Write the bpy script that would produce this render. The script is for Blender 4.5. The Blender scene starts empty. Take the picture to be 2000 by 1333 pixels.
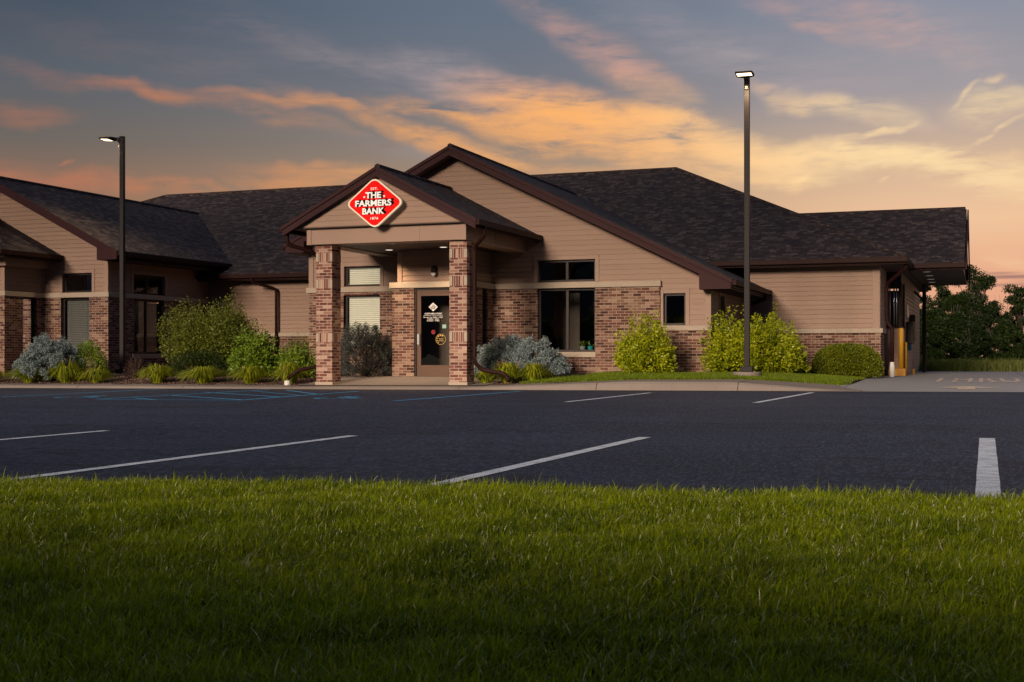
import bpy, math, random
import numpy as np
from mathutils import Vector
C = bpy.context.scene
COL = C.collection
PI = math.pi
# ------------------------------------------------------------ camera
FPX = 2450.0            # focal length in photo pixels (2000 wide)
TH = math.radians(20.67)
CT, ST = math.cos(TH), math.sin(TH)
CH = 0.75
cd = bpy.data.cameras.new('camera')
cam = bpy.data.objects.new('camera', cd)
COL.objects.link(cam)
cam.location = (0, 0, CH)
cam.rotation_euler = (PI / 2, 0, TH)
cd.sensor_width = 36.0
cd.lens = 36.0 * FPX / 2000.0
cd.shift_y = 28.5 / 2000.0
cd.clip_start = 0.05
cd.clip_end = 5000
cd.dof.use_dof = True
cd.dof.focus_distance = 29
cd.dof.aperture_fstop = 16.0
C.camera = cam
C.view_settings.view_transform = 'Standard'
C.view_settings.look = 'None'
C.view_settings.exposure = 0.0
C.view_settings.gamma = 1.0
C.cycles.use_denoising = True
C.cycles.denoising_prefilter = 'NONE'
C.cycles.denoising_input_passes = 'RGB_ALBEDO_NORMAL'
C.cycles.use_adaptive_sampling = False
C.cycles.max_bounces = 6
C.cycles.transparent_max_bounces = 12
C.cycles.caustics_reflective = False
C.cycles.caustics_refractive = False
C.cycles.sample_clamp_indirect = 3.0

# ------------------------------------------------------------ sun: low, warm, from behind the left shoulder
SUN_AZ = math.radians(7)
SUN_EL = math.radians(16)
ld = bpy.data.lights.new('sun', 'SUN')
ld.energy = 5.0
ld.angle = math.radians(15)
ld.color = (1.0, 0.79, 0.61)
sun = bpy.data.objects.new('sun', ld)
COL.objects.link(sun)
sd = Vector((math.sin(SUN_AZ) * math.cos(SUN_EL), math.cos(SUN_AZ) * math.cos(SUN_EL), -math.sin(SUN_EL)))
sun.rotation_euler = sd.to_track_quat('-Z', 'Y').to_euler()

# ------------------------------------------------------------ world: dusk sky with streaked clouds
def lin(c):
    if isinstance(c, str):
        c = tuple(int(c[i:i + 2], 16) for i in (0, 2, 4))
    return tuple(((v / 255) / 12.92 if v / 255 <= .04045 else ((v / 255 + .055) / 1.055) ** 2.4) for v in c) + (1.0,)

w = bpy.data.worlds.new('World')
C.world = w
w.use_nodes = True
nt = w.node_tree
nt.nodes.clear()

class G:
    """tiny node-expression helper"""
    def __init__(s, nt): s.nt = nt
    def n(s, t, **kw):
        o = s.nt.nodes.new(t)
        for k, v in kw.items(): setattr(o, k, v)
        return o
    def put(s, sock, v):
        if v is None: return
        if isinstance(v, bpy.types.NodeSocket): s.nt.links.new(v, sock)
        elif isinstance(v, (tuple, list)) and sock.type == 'VECTOR': sock.default_value = tuple(v)[:3]
        else: sock.default_value = v
    def m(s, op, a, b=None, c=None, clamp=False):
        o = s.n('ShaderNodeMath', operation=op, use_clamp=clamp)
        s.put(o.inputs[0], a); s.put(o.inputs[1], b); s.put(o.inputs[2], c)
        return o.outputs[0]
    def v(s, op, a, b=None, out=0):
        o = s.n('ShaderNodeVectorMath', operation=op)
        s.put(o.inputs[0], a); s.put(o.inputs[1], b)
        return o.outputs[out]
    def sep(s, a):
        o = s.n('ShaderNodeSeparateXYZ'); s.put(o.inputs[0], a); return o.outputs
    def comb(s, x=0.0, y=0.0, z=0.0):
        o = s.n('ShaderNodeCombineXYZ')
        s.put(o.inputs[0], x); s.put(o.inputs[1], y); s.put(o.inputs[2], z)
        return o.outputs[0]
    def noise(s, vec, scale, detail=2.0, rough=.5, dist=0.0, col=False):
        o = s.n('ShaderNodeTexNoise')
        s.put(o.inputs['Vector'], vec); o.inputs['Scale'].default_value = scale
        o.inputs['Detail'].default_value = detail; o.inputs['Roughness'].default_value = rough
        o.inputs['Distortion'].default_value = dist
        return o.outputs['Color' if col else 'Fac']
    def ramp(s, fac, stops, interp='LINEAR'):
        o = s.n('ShaderNodeValToRGB'); r = o.color_ramp; r.interpolation = interp
        while len(r.elements) < len(stops): r.elements.new(.5)
        for e, (p, c) in zip(r.elements, stops):
            e.position = p; e.color = c if len(c) == 4 else tuple(c) + (1,)
        s.put(o.inputs[0], fac); return o.outputs[0]
    def mix(s, f, a, b, mode='MIX'):
        o = s.n('ShaderNodeMix', data_type='RGBA', blend_type=mode)
        s.put(o.inputs[0], f); s.put(o.inputs[6], a); s.put(o.inputs[7], b)
        return o.outputs[2]
    def mr(s, val, a, b, c=0.0, d=1.0, smooth=True):
        o = s.n('ShaderNodeMapRange', interpolation_type='SMOOTHSTEP' if smooth else 'LINEAR')
        s.put(o.inputs[0], val)
        for i, x in enumerate((a, b, c, d)): o.inputs[i + 1].default_value = x
        return o.outputs[0]

g = G(nt)
D = g.n('ShaderNodeTexCoord').outputs['Generated']
fx = g.v('DOT_PRODUCT', D, (-ST, CT, 0), out=1)
rx = g.v('DOT_PRODUCT', D, (CT, ST, 0), out=1)
dz = g.sep(D)[2]
az = g.m('ARCTAN2', rx, fx)                      # compass angle, 0 = over the entrance
el = g.m('ARCSINE', dz)
def pae(px, py):
    a = (px - 1000) / FPX; b = (695 - py) / FPX
    return math.atan(a), math.atan(b / math.sqrt(1 + a * a))
def st(e, c, kk=1.0):
    l = lin(c); return (max(0, min(1, (e + .1) / 1.2)), (l[0] * kk, l[1] * kk, l[2] * kk, 1))
def er(py): return pae(1000, py)[1]
eln = g.m('MULTIPLY_ADD', el, 1 / 1.2, .1 / 1.2)
leftc = g.ramp(eln, [st(-.1, '503c30', .5), st(0, '9a6a4e'), st(er(400), '94705a'), st(er(300), '6f6761'), st(er(180), '5c626a'), st(er(30), '465262'), st(.6, '424f68'), st(1.1, '46556f')])
midc = g.ramp(eln, [st(-.1, '66503f', .5), st(0, 'd09a72'), st(er(400), 'b89476'), st(er(300), '948579'), st(er(180), '757780'), st(er(30), '667282'), st(.6, '48566f'), st(1.1, '46556f')])
rightc = g.ramp(eln, [st(-.1, '705844', .5), st(0, 'e2a184'), st(er(560), 'e8aa88'), st(er(440), 'f0c49c'), st(er(330), 'd6b699'), st(er(200), 'a09a9e'), st(er(30), '8b909f'), st(.6, '4e5c76'), st(1.1, '46556f')])
sa = g.m('SINE', az)
tl = g.mr(sa, -.40, .02)
tr = g.mr(sa, -.02, .34)
base = g.mix(tr, g.mix(tl, leftc, midc), rightc)

backc = g.ramp(eln, [st(-.1, '1c1e24'), st(.05, '22252c'), st(.16, '3a4352'), st(.45, '424f68'), st(1.1, '46556f')])
base = g.mix(g.mr(fx, .25, -.35), base, backc)

P3 = g.comb(az, el, 0.0)
# streak noise: stretched along a line falling to the right
mp = g.n('ShaderNodeMapping', vector_type='POINT')
g.put(mp.inputs['Vector'], P3)
mp.inputs['Rotation'].default_value = (0, 0, math.radians(13))
mp.inputs['Scale'].default_value = (1.0, 5.0, 1)
strk = g.noise(mp.outputs[0], 9.0, 9.0, .66, .5)
strk2 = g.noise(mp.outputs[0], 26.0, 5.0, .6, .6)
warp = g.noise(P3, 9.0, 4.0, .55, 0, True)
warpv = g.v('SUBTRACT', warp, (.5, .5, .5))
sc = g.n('ShaderNodeVectorMath', operation='SCALE'); g.put(sc.inputs[0], warpv); sc.inputs['Scale'].default_value = .06
Pw = g.v('ADD', P3, sc.outputs[0])

def blobs(vec, lst):
    tot = None
    for (px, py, L, W, ang, s) in lst:
        a, e = pae(px, py)
        mpn = g.n('ShaderNodeMapping', vector_type='TEXTURE')
        g.put(mpn.inputs['Vector'], vec)
        mpn.inputs['Location'].default_value = (a, e, 0)
        mpn.inputs['Rotation'].default_value = (0, 0, math.radians(-ang))
        mpn.inputs['Scale'].default_value = (L / FPX, W / FPX, 1)
        ln = g.v('LENGTH', mpn.outputs[0], out=1)
        b = g.mr(ln, 1.0, 0.0, 0.0, s)
        tot = b if tot is None else g.m('ADD', tot, b)
    return tot
# (photo x, y, half length, half width, fall angle, strength)
warm = blobs(Pw, [
    (290, 180, 150, 26, 8, .62), (560, 195, 190, 20, 5, .60), (90, 140, 230, 30, 9, .22), (480, 215, 260, 34, 12, .30),
    (740, 240, 280, 30, 17, .50), (940, 300, 260, 36, 12, .80), (860, 215, 300, 16, 3, .5), (60, 210, 130, 26, 5, .42),
    (1110, 215, 320, 60, 9, 1.0), (1330, 262, 330, 62, 12, 1.0), (1180, 285, 300, 40, 6, .85), (1010, 245, 260, 36, 8, .55),
    (1460, 310, 300, 46, 9, .9), (1700, 308, 300, 34, 6, 1.1), (1900, 345, 240, 50, 14, 1.25), (1600, 305, 240, 14, 2, 1.1), (1180, 222, 260, 24, 7, .9),
    (1220, 130, 240, 60, 30, .36), (1120, 60, 330, 50, 24, .18), (1560, 30, 150, 26, 28, .3), (1720, 60, 280, 50, 25, .22),
    (1660, 215, 180, 34, 14, .45), (1560, 180, 160, 30, 22, .35),
    (1950, 215, 120, 46, 2, .5), (1885, 192, 44, 9, -34, .4), (1945, 170, 34, 9, -10, .45), (1720, 262, 70, 9, -18, .7), (1800, 318, 60, 9, -30, .6), (1890, 290, 130, 9, -20, .5), (1560, 342, 36, 9, -6, 1.2),
    (1725, 362, 14, 6, -12, 1.2), (1960, 262, 60, 10, -12, .4), (1310, 345, 260, 30, 4, .6), (1520, 345, 180, 26, 4, .5),
    (142, 306, 20, 5, 3, 1.0), (150, 350, 260, 34, 6, .95), (40, 345, 160, 24, 0, .6), (400, 385, 240, 22, 5, .7),
    (620, 352, 220, 26, 3, .5), (560, 368, 160, 16, 4, .65), (20, 300, 150, 20, 3, .2), (850, 210, 220, 22, 8, .30),
    (1980, 510, 60, 14, 0, .4)])
pale = blobs(Pw, [(700, 120, 620, 60, 14, .45), (300, 90, 420, 60, 10, .35), (1500, 120, 500, 80, 20, .5), (1850, 110, 300, 90, 20, .45), (1000, 190, 500, 60, 14, .4), (800, 300, 260, 40, 5, .3)])
dark = blobs(P3, [(1975, 541, 130, 6, 0, .9), (1950, 534, 60, 4, 0, .6), (1960, 557, 120, 5, 0, .6), (2080, 548, 120, 8, 0, .6)])
smod = g.m('MULTIPLY_ADD', g.m('SUBTRACT', strk, .5), 3.1, .62)
smod = g.m('ADD', smod, g.m('MULTIPLY', g.m('SUBTRACT', strk2, .5), 1.5))
wf = g.m('SUBTRACT', 1.0, g.m('POWER', 2.718, g.m('MULTIPLY', g.m('MULTIPLY', warm, g.m('MAXIMUM', smod, 0.0)), -1.9)))
pf = g.m('MULTIPLY', pale, g.m('MAXIMUM', smod, 0.0), clamp=True)
tw = g.mr(sa, -.36, .05)
lw = lin('b2755c'); mw = lin('ffb56c'); rw = lin('ffdda8')
whigh = g.mix(tw, lin('a87a6c'), lin('dfa894'))
wlow = g.mix(g.mr(sa, .02, .3), g.mix(tw, lw, mw), rw)
wcol = g.mix(g.mr(el, er(215), er(110)), wlow, whigh)
pcol = g.mix(tw, lin('7a6a6a'), lin('b2a3a6'))
skyc = g.mix(pf, base, pcol)
skyc = g.mix(wf, skyc, wcol)
skyc = g.mix(g.m('MINIMUM', dark, .8), skyc, lin('96706c'))
bgn = g.n('ShaderNodeBackground')
g.put(bgn.inputs[0], skyc)
bgn.inputs[1].default_value = 1.0
out = g.n('ShaderNodeOutputWorld')
nt.links.new(bgn.outputs[0], out.inputs[0])

# ------------------------------------------------------------ helpers
def onY(px, py, Y):
    a = (px - 1000) / FPX; b = (695 - py) / FPX
    zc = Y / (CT + a * ST)
    return zc * (a * CT - ST), CH + b * zc
def onX(px, py, X):
    a = (px - 1000) / FPX; b = (695 - py) / FPX
    zc = X / (a * CT - ST)
    return zc * (CT + a * ST), CH + b * zc
def zlot(X): return .02 + .006 * (X + 9.3)
def onlot(px, py):
    a = (px - 1000) / FPX; b = (py - 695) / FPX
    # CH - b*zc = zlot(zc*(a*CT-ST))
    k = a * CT - ST
    zc = (CH - .02 - .006 * 9.3) / (b + .006 * k)
    return zc * k, zc * (CT + a * ST)

def tag(o, label=None, cat=None, group=None, kind=None):
    if label: o['label'] = label
    if cat: o['category'] = cat
    if group: o['group'] = group
    if kind: o['kind'] = kind
    return o
def empty(name, loc, label, cat, group=None):
    o = bpy.data.objects.new(name, None)
    COL.objects.link(o); o.location = loc; o.empty_display_size = .2
    tag(o, label, cat, group)
    return o
def link(name, me, parent=None):
    o = bpy.data.objects.new(name, me)
    COL.objects.link(o)
    if parent is not None:
        o.parent = parent
        # all meshes are written in world metres: undo the parents' offset
        p = parent; off = Vector((0, 0, 0))
        while p is not None:
            off += Vector(p.location); p = p.parent
        o.location = -off
    return o
class MB:
    def __init__(s): s.v = []; s.f = []
    def poly(s, pts):
        i = len(s.v); s.v += [tuple(p) for p in pts]; s.f.append(tuple(range(i, i + len(pts)))); return s
    def box(s, x0, x1, y0, y1, z0, z1):
        i = len(s.v)
        s.v += [(x0, y0, z0), (x1, y0, z0), (x1, y1, z0), (x0, y1, z0), (x0, y0, z1), (x1, y0, z1), (x1, y1, z1), (x0, y1, z1)]
        s.f += [tuple(i + k for k in f) for f in ((0, 3, 2, 1), (4, 5, 6, 7), (0, 1, 5, 4), (1, 2, 6, 5), (2, 3, 7, 6), (3, 0, 4, 7))]
        return s
    def slab(s, pts, t, n=None):
        """flat polygon extruded down by t"""
        k = len(pts); i = len(s.v)
        if n is None: n = (0, 0, -t)
        s.v += [tuple(p) for p in pts] + [(p[0] + n[0], p[1] + n[1], p[2] + n[2]) for p in pts]
        s.f.append(tuple(range(i, i + k))); s.f.append(tuple(reversed(range(i + k, i + 2 * k))))
        for a in range(k):
            b = (a + 1) % k
            s.f.append((i + a, i + k + a, i + k + b, i + b))
        return s
    def tube(s, pts, r, n=8, cap=True):
        pts = [Vector(p) for p in pts]
        rs = r if isinstance(r, (list, tuple)) else [r] * len(pts)
        i = len(s.v)
        for k, p in enumerate(pts):
            d = (pts[min(k + 1, len(pts) - 1)] - pts[max(k - 1, 0)]).normalized()
            a = Vector((0, 0, 1)) if abs(d.z) < .9 else Vector((0, 1, 0))
            u = d.cross(a).normalized(); v = d.cross(u)
            for q in range(n):
                an = 2 * PI * (q + .5) / n
                s.v.append(tuple(p + (u * math.cos(an) + v * math.sin(an)) * rs[k]))
        for k in range(len(pts) - 1):
            for q in range(n):
                a = i + k * n + q; b = i + k * n + (q + 1) % n
                s.f.append((a, b, b + n, a + n))
        if cap:
            s.f.append(tuple(reversed(range(i, i + n)))); s.f.append(tuple(range(i + (len(pts) - 1) * n, i + len(pts) * n)))
        return s
    def build(s, name, mat, parent=None, label=None, bevel=0, smooth=False):
        me = bpy.data.meshes.new(name)
        me.from_pydata(s.v, [], s.f)
        import bmesh
        bm = bmesh.new(); bm.from_mesh(me)
        bmesh.ops.recalc_face_normals(bm, faces=bm.faces)
        bm.to_mesh(me); bm.free()
        me.materials.append(mat)
        if smooth: me.polygons.foreach_set('use_smooth', [True] * len(me.polygons))
        o = link(name, me, parent)
        if label: o['label'] = label
        if bevel:
            b = o.modifiers.new('bevel', 'BEVEL'); b.width = bevel; b.segments = 2; b.limit_method = 'ANGLE'
        return o
def build_each(mb, name, mat, parent=None, label=None, bevel=0, smooth=False):
    """every separate piece of the mesh becomes a part of its own"""
    n = len(mb.v); root = list(range(n))
    def fd(i):
        while root[i] != i: root[i] = root[root[i]]; i = root[i]
        return i
    for f in mb.f:
        for k in f[1:]: root[fd(k)] = fd(f[0])
    gr = {}
    for f in mb.f: gr.setdefault(fd(f[0]), []).append(f)
    for fs in gr.values():
        q = MB(); ids = sorted({i for f in fs for i in f}); mp = {i: k for k, i in enumerate(ids)}
        q.v = [mb.v[i] for i in ids]; q.f = [tuple(mp[i] for i in f) for f in fs]
        q.build(name, mat, parent, label, bevel, smooth)
MB.each = build_each
def npmesh(name, V, F, mat, parent=None, smooth=False):
    """V (n,3), F (m,4) or (m,3) arrays"""
    me = bpy.data.meshes.new(name)
    me.vertices.add(len(V)); me.vertices.foreach_set('co', np.asarray(V, dtype=np.float32).ravel())
    k = F.shape[1]
    me.loops.add(F.size); me.loops.foreach_set('vertex_index', F.astype(np.int32).ravel())
    me.polygons.add(len(F))
    me.polygons.foreach_set('loop_start', np.arange(0, F.size, k, dtype=np.int32))
    me.polygons.foreach_set('loop_total', np.full(len(F), k, dtype=np.int32))
    if smooth: me.polygons.foreach_set('use_smooth', np.ones(len(F), dtype=bool))
    me.update(calc_edges=True)
    me.materials.append(mat)
    return link(name, me, parent)

# ------------------------------------------------------------ materials
def newmat(name):
    m = bpy.data.materials.new(name); m.use_nodes = True
    m.node_tree.nodes.clear()
    gg = G(m.node_tree)
    o = gg.n('ShaderNodeOutputMaterial'); b = gg.n('ShaderNodeBsdfPrincipled')
    m.node_tree.links.new(b.outputs[0], o.inputs[0])
    return m, gg, b, o
def pos(gg): return gg.n('ShaderNodeNewGeometry').outputs['Position']
def bump(gg, b, h, strength=.5, dist=.01):
    n = gg.n('ShaderNodeBump'); gg.put(n.inputs['Height'], h)
    n.inputs['Strength'].default_value = strength; n.inputs['Distance'].default_value = dist
    gg.put(b.inputs['Normal'], n.outputs[0])
def wallcoord(gg):
    ge = gg.n('ShaderNodeNewGeometry')
    x, y, z = gg.sep(ge.outputs['Position'])
    nx, ny, nz = gg.sep(ge.outputs['True Normal'])
    f = gg.m('GREATER_THAN', gg.m('ABSOLUTE', nx), .6)
    u = gg.m('ADD', gg.m('MULTIPLY', f, y), gg.m('MULTIPLY', gg.m('SUBTRACT', 1.0, f), x))
    return gg.comb(u, z, 0.0), u, z, ge
def plain(name, col, rough=.6, var=.12, scale=6, spec=.4, metal=0, bmp=0, bscale=60, emis=None, estr=0):
    m, gg, b, o = newmat(name)
    p = pos(gg)
    n = gg.noise(p, scale, 5, .6)
    c = gg.mix(n, tuple(v * (1 - var) for v in col[:3]) + (1,), tuple(min(1, v * (1 + var)) for v in col[:3]) + (1,))
    gg.put(b.inputs['Base Color'], c)
    b.inputs['Roughness'].default_value = rough
    b.inputs['Specular IOR Level'].default_value = spec
    b.inputs['Metallic'].default_value = metal
    if bmp: bump(gg, b, gg.noise(p, bscale, 3, .6), bmp, .005)
    if emis:
        b.inputs['Emission Color'].default_value = emis; b.inputs['Emission Strength'].default_value = estr
    return m
def brickmat(name, cols, mortar, rw=.2032, rh=.0677, seed=0.0):
    m, gg, b, o = newmat(name)
    vec, u, z, ge = wallcoord(gg)
    bt = gg.n('ShaderNodeTexBrick'); bt.offset = .5
    gg.put(bt.inputs['Vector'], gg.v('ADD', vec, (seed, .01, 0)))
    bt.inputs['Color1'].default_value = (0, 0, 0, 1); bt.inputs['Color2'].default_value = (1, 1, 1, 1)
    bt.inputs['Mortar'].default_value = (.5, .5, .5, 1)
    bt.inputs['Scale'].default_value = 1; bt.inputs['Mortar Size'].default_value = .0052
    bt.inputs['Mortar Smooth'].default_value = .15
    bt.inputs['Brick Width'].default_value = rw; bt.inputs['Row Height'].default_value = rh
    n = gg.noise(ge.outputs['Position'], 45, 4, .7)
    n2 = gg.noise(ge.outputs['Position'], 1.3, 3, .6)
    col = gg.ramp(bt.outputs['Color'], [(i / (len(cols) - 1), c) for i, c in enumerate(cols)])
    # mottled, sand-flecked faces on the lighter bricks
    col = gg.mix(gg.m('MULTIPLY', gg.mr(n, .5, .72), gg.m('MULTIPLY_ADD', bt.outputs['Color'], .7, .08)), col, (.50, .33, .25, 1))
    col = gg.mix(gg.mr(n2, .3, .8, 0, .3), col, (.11, .045, .035, 1))
    mo = gg.mix(n, tuple(v * .75 for v in mortar[:3]) + (1,), mortar)
    fin = gg.mix(bt.outputs['Fac'], col, mo)
    gg.put(b.inputs['Base Color'], fin)
    b.inputs['Roughness'].default_value = .85
    b.inputs['Specular IOR Level'].default_value = .25
    h = gg.m('ADD', gg.m('MULTIPLY', bt.outputs['Fac'], -1.0), gg.m('MULTIPLY', n, .35))
    bump(gg, b, h, .8, .008)
    return m
BC = [(.055, .022, .017, 1), (.11, .040, .026, 1), (.16, .060, .038, 1), (.22, .12, .080, 1), (.38, .245, .17, 1)]
M = {}
M['brick'] = brickmat('brick', BC, (.52, .43, .35, 1))
def roofmat():
    m, gg, b, o = newmat('shingles')
    ge = gg.n('ShaderNodeNewGeometry')
    x, y, z = gg.sep(ge.outputs['Position']); nx, ny, nz = gg.sep(ge.outputs['True Normal'])
    f = gg.m('GREATER_THAN', gg.m('ABSOLUTE', nx), gg.m('ABSOLUTE', ny))
    nf = gg.m('SUBTRACT', 1.0, f)
    u = gg.m('ADD', gg.m('MULTIPLY', f, y), gg.m('MULTIPLY', nf, x))
    v = gg.m('MULTIPLY', z, 2.27)
    u2 = gg.m('ADD', u, gg.m('MULTIPLY', gg.m('FLOOR', gg.m('DIVIDE', v, .118)), .613))
    bt = gg.n('ShaderNodeTexBrick'); bt.offset = .37; bt.offset_frequency = 3; bt.squash = .7; bt.squash_frequency = 2
    gg.put(bt.inputs['Vector'], gg.comb(u2, v, 0.0))
    bt.inputs['Color1'].default_value = (0, 0, 0, 1); bt.inputs['Color2'].default_value = (1, 1, 1, 1); bt.inputs['Mortar'].default_value = (0, 0, 0, 1)
    bt.inputs['Scale'].default_value = 1; bt.inputs['Mortar Size'].default_value = .006
    bt.inputs['Brick Width'].default_value = .21; bt.inputs['Row Height'].default_value = .118; bt.inputs['Mortar Smooth'].default_value = .3
    n = gg.noise(ge.outputs['Position'], 90, 3, .7); n2 = gg.noise(ge.outputs['Position'], .8, 4, .6)
    col = gg.ramp(bt.outputs['Color'], [(0, (.014, .011, .015, 1)), (.35, (.036, .027, .029, 1)), (.7, (.066, .050, .048, 1)), (1, (.12, .094, .086, 1))])
    col = gg.mix(gg.mr(n2, .3, .75, 0, .3), col, (.030, .022, .026, 1))
    col = gg.mix(gg.mr(n, .35, .75, 0, .35), col, (.10, .085, .085, 1))
    col = gg.mix(bt.outputs['Fac'], col, (.012, .010, .012, 1))
    gg.put(b.inputs['Base Color'], col)
    b.inputs['Roughness'].default_value = .9; b.inputs['Specular IOR Level'].default_value = .2
    saw = gg.m('FRACT', gg.m('DIVIDE', v, .118))
    bump(gg, b, gg.m('ADD', gg.m('MULTIPLY', saw, -1.0), gg.m('MULTIPLY', bt.outputs['Color'], .5)), .8, .012)
    return m
M['roof'] = roofmat()
def sidingmat():
    m, gg, b, o = newmat('siding')
    vec, u, z, ge = wallcoord(gg)
    grain = gg.noise(gg.v('MULTIPLY', vec, (2.0, 60.0, 1.0)), 3, 4, .6)
    n2 = gg.noise(ge.outputs['Position'], .9, 3, .6)
    rnd = gg.n('ShaderNodeNewGeometry').outputs['Random Per Island']
    c = gg.mix(gg.m('MULTIPLY_ADD', rnd, .5, gg.m('MULTIPLY', n2, .5)), (.33, .216, .160, 1), (.38, .256, .192, 1))
    c = gg.mix(gg.mr(grain, .3, .8, 0, .18), c, (.20, .13, .095, 1))
    gg.put(b.inputs['Base Color'], c)
    b.inputs['Roughness'].default_value = .62; b.inputs['Specular IOR Level'].default_value = .3
    bump(gg, b, grain, .1, .002)
    return m
M['siding'] = sidingmat()
M['trim'] = plain('tan_trim', (.35, .232, .174), .6, .08, 2, bmp=.1)
M['stone'] = plain('cast_stone', (.44, .36, .28), .8, .14, 9, .25, bmp=.3, bscale=90)
M['maroon'] = plain('maroon_metal', (.042, .015, .017), .6, .12, 2, .15)
M['gutter'] = plain('brown_gutter', (.026, .009, .008), .55, .15, 3, .12)
M['soffit'] = plain('brown_soffit', (.045, .026, .022), .6, .15, 3)
M['frame'] = plain('bronze_frame', (.016, .009, .007), .45, .12, 4, .3)
M['doorframe'] = plain('bronze_door', (.105, .052, .028), .45, .1, 4, .35)
M['dark'] = plain('dark_interior', (.15, .115, .095), .8, .3, 1)
M['metal'] = plain('steel', (.6, .6, .6), .28, .05, 4, metal=1)
M['pole'] = plain('pole_paint', (.013, .009, .010), .5, .12, 3, .2)
M['concrete'] = plain('concrete', (.245, .205, .18), .85, .16, 2.2, .25, bmp=.35, bscale=120)
M['yellow'] = plain('yellow_paint', (.80, .42, .03), .5, .08, 4)
M['yellowcurb'] = plain('yellow_curb', (.62, .30, .045), .7, .2, 8)
M['pvc'] = plain('white_plastic', (.72, .70, .66), .5, .06, 6)
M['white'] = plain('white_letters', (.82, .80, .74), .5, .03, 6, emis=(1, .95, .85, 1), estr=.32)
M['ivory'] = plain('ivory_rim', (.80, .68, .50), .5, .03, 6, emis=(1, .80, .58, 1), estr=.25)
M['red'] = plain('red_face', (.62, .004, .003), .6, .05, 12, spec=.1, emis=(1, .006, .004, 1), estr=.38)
M['signblack'] = plain('black_paint', (.006, .003, .003), .7, .05, 6, .05)
M['decal'] = plain('white_decal', (.75, .72, .70), .6, .02, 6)
M['gold'] = plain('gold_decal', (.60, .38, .10), .5, .05, 6)
M['reddecal'] = plain('red_decal', (.45, .02, .04), .5, .05, 6)
M['teal'] = plain('teal_sticker', (.28, .48, .42), .6, .1, 30)
M['tealpot'] = plain('teal_glaze', (.02, .36, .38), .3, .1, 8)
M['greypot'] = plain('grey_glaze', (.30, .31, .31), .35, .1, 8)
M['blind'] = plain('blind_slats', (.66, .60, .46), .6, .05, 3, emis=(1, .90, .66, 1), estr=.36)  # slat emission stands in for the lit room behind the blinds
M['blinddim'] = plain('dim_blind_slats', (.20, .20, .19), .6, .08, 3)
def glow(name, col, s):
    m = bpy.data.materials.new(name); m.use_nodes = True; m.node_tree.nodes.clear(); gg = G(m.node_tree)
    e = gg.n('ShaderNodeEmission'); e.inputs[0].default_value = col; e.inputs[1].default_value = s
    o = gg.n('ShaderNodeOutputMaterial'); m.node_tree.links.new(e.outputs[0], o.inputs[0]); return m
M['led'] = glow('led', (1, .72, .42, 1), 5)
M['downlight'] = glow('downlight', (1, .86, .68, 1), 1.3)
M['downlight_dim'] = glow('downlight_dim', (1, .86, .68, 1), .16)
def glassmat():
    m = bpy.data.materials.new('window_glass'); m.use_nodes = True; m.node_tree.nodes.clear(); gg = G(m.node_tree)
    t = gg.n('ShaderNodeBsdfTransparent'); t.inputs[0].default_value = (.82, .84, .83, 1)
    gl = gg.n('ShaderNodeBsdfGlossy'); gl.inputs['Roughness'].default_value = .02; gl.inputs[0].default_value = (.9, .93, 1, 1)
    fr = gg.n('ShaderNodeFresnel'); fr.inputs[0].default_value = 1.5
    nb = gg.n('ShaderNodeBump'); gg.put(nb.inputs['Height'], gg.noise(pos(gg), 1.1, 2, .5)); nb.inputs['Strength'].default_value = .15; nb.inputs['Distance'].default_value = .02
    gg.put(gl.inputs['Normal'], nb.outputs[0])
    mx = gg.n('ShaderNodeMixShader')
    L = m.node_tree.links
    gg.put(mx.inputs[0], gg.m('MULTIPLY_ADD', fr.outputs[0], 1.3, .01, clamp=True)); L.new(t.outputs[0], mx.inputs[1]); L.new(gl.outputs[0], mx.inputs[2])
    o = gg.n('ShaderNodeOutputMaterial'); L.new(mx.outputs[0], o.inputs[0]); return m
M['glass'] = glassmat()
def asphalt():
    m, gg, b, o = newmat('asphalt')
    p = pos(gg)
    fine = gg.noise(p, 190, 3, .75); mid = gg.noise(p, 38, 3, .6); big = gg.noise(gg.v('MULTIPLY', p, (.25, 1, 1)), .7, 5, .6)
    g2 = gg.noise(p, 75, 2, .8); g3 = gg.noise(gg.v('MULTIPLY', p, (1, .22, 1)), 48, 3, .8)
    c = gg.mix(gg.mr(big, .3, .7), (.010, .015, .031, 1), (.026, .037, .072, 1))
    c = gg.mix(gg.mr(fine, .50, .70, 0, .85), c, (.15, .17, .23, 1))
    c = gg.mix(gg.mr(g2, .55, .75, 0, .6), c, (.10, .115, .165, 1))
    c = gg.mix(gg.mr(g3, .50, .64, 0, .85), c, (.11, .13, .20, 1))
    c = gg.mix(gg.mr(fine, .48, .34, 0, .8), c, (.008, .008, .012, 1))
    c = gg.mix(gg.mr(g3, .50, .34, 0, .8), c, (.012, .012, .017, 1))
    # hairline crack sealant
    wv = gg.noise(gg.v('MULTIPLY', p, (.12, .5, 1)), 1.6, 4, .5)
    cr = gg.mr(gg.m('ABSOLUTE', gg.m('SUBTRACT', wv, .5)), .010, .0, 0, .65)
    c = gg.mix(cr, c, (.014, .013, .016, 1))
    gg.put(b.inputs['Base Color'], c); b.inputs['Roughness'].default_value = .65; b.inputs['Specular IOR Level'].default_value = .25
    bump(gg, b, gg.m('ADD', fine, gg.m('MULTIPLY', g3, .8)), 1.0, .008)
    return m
M['asphalt'] = asphalt()
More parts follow.
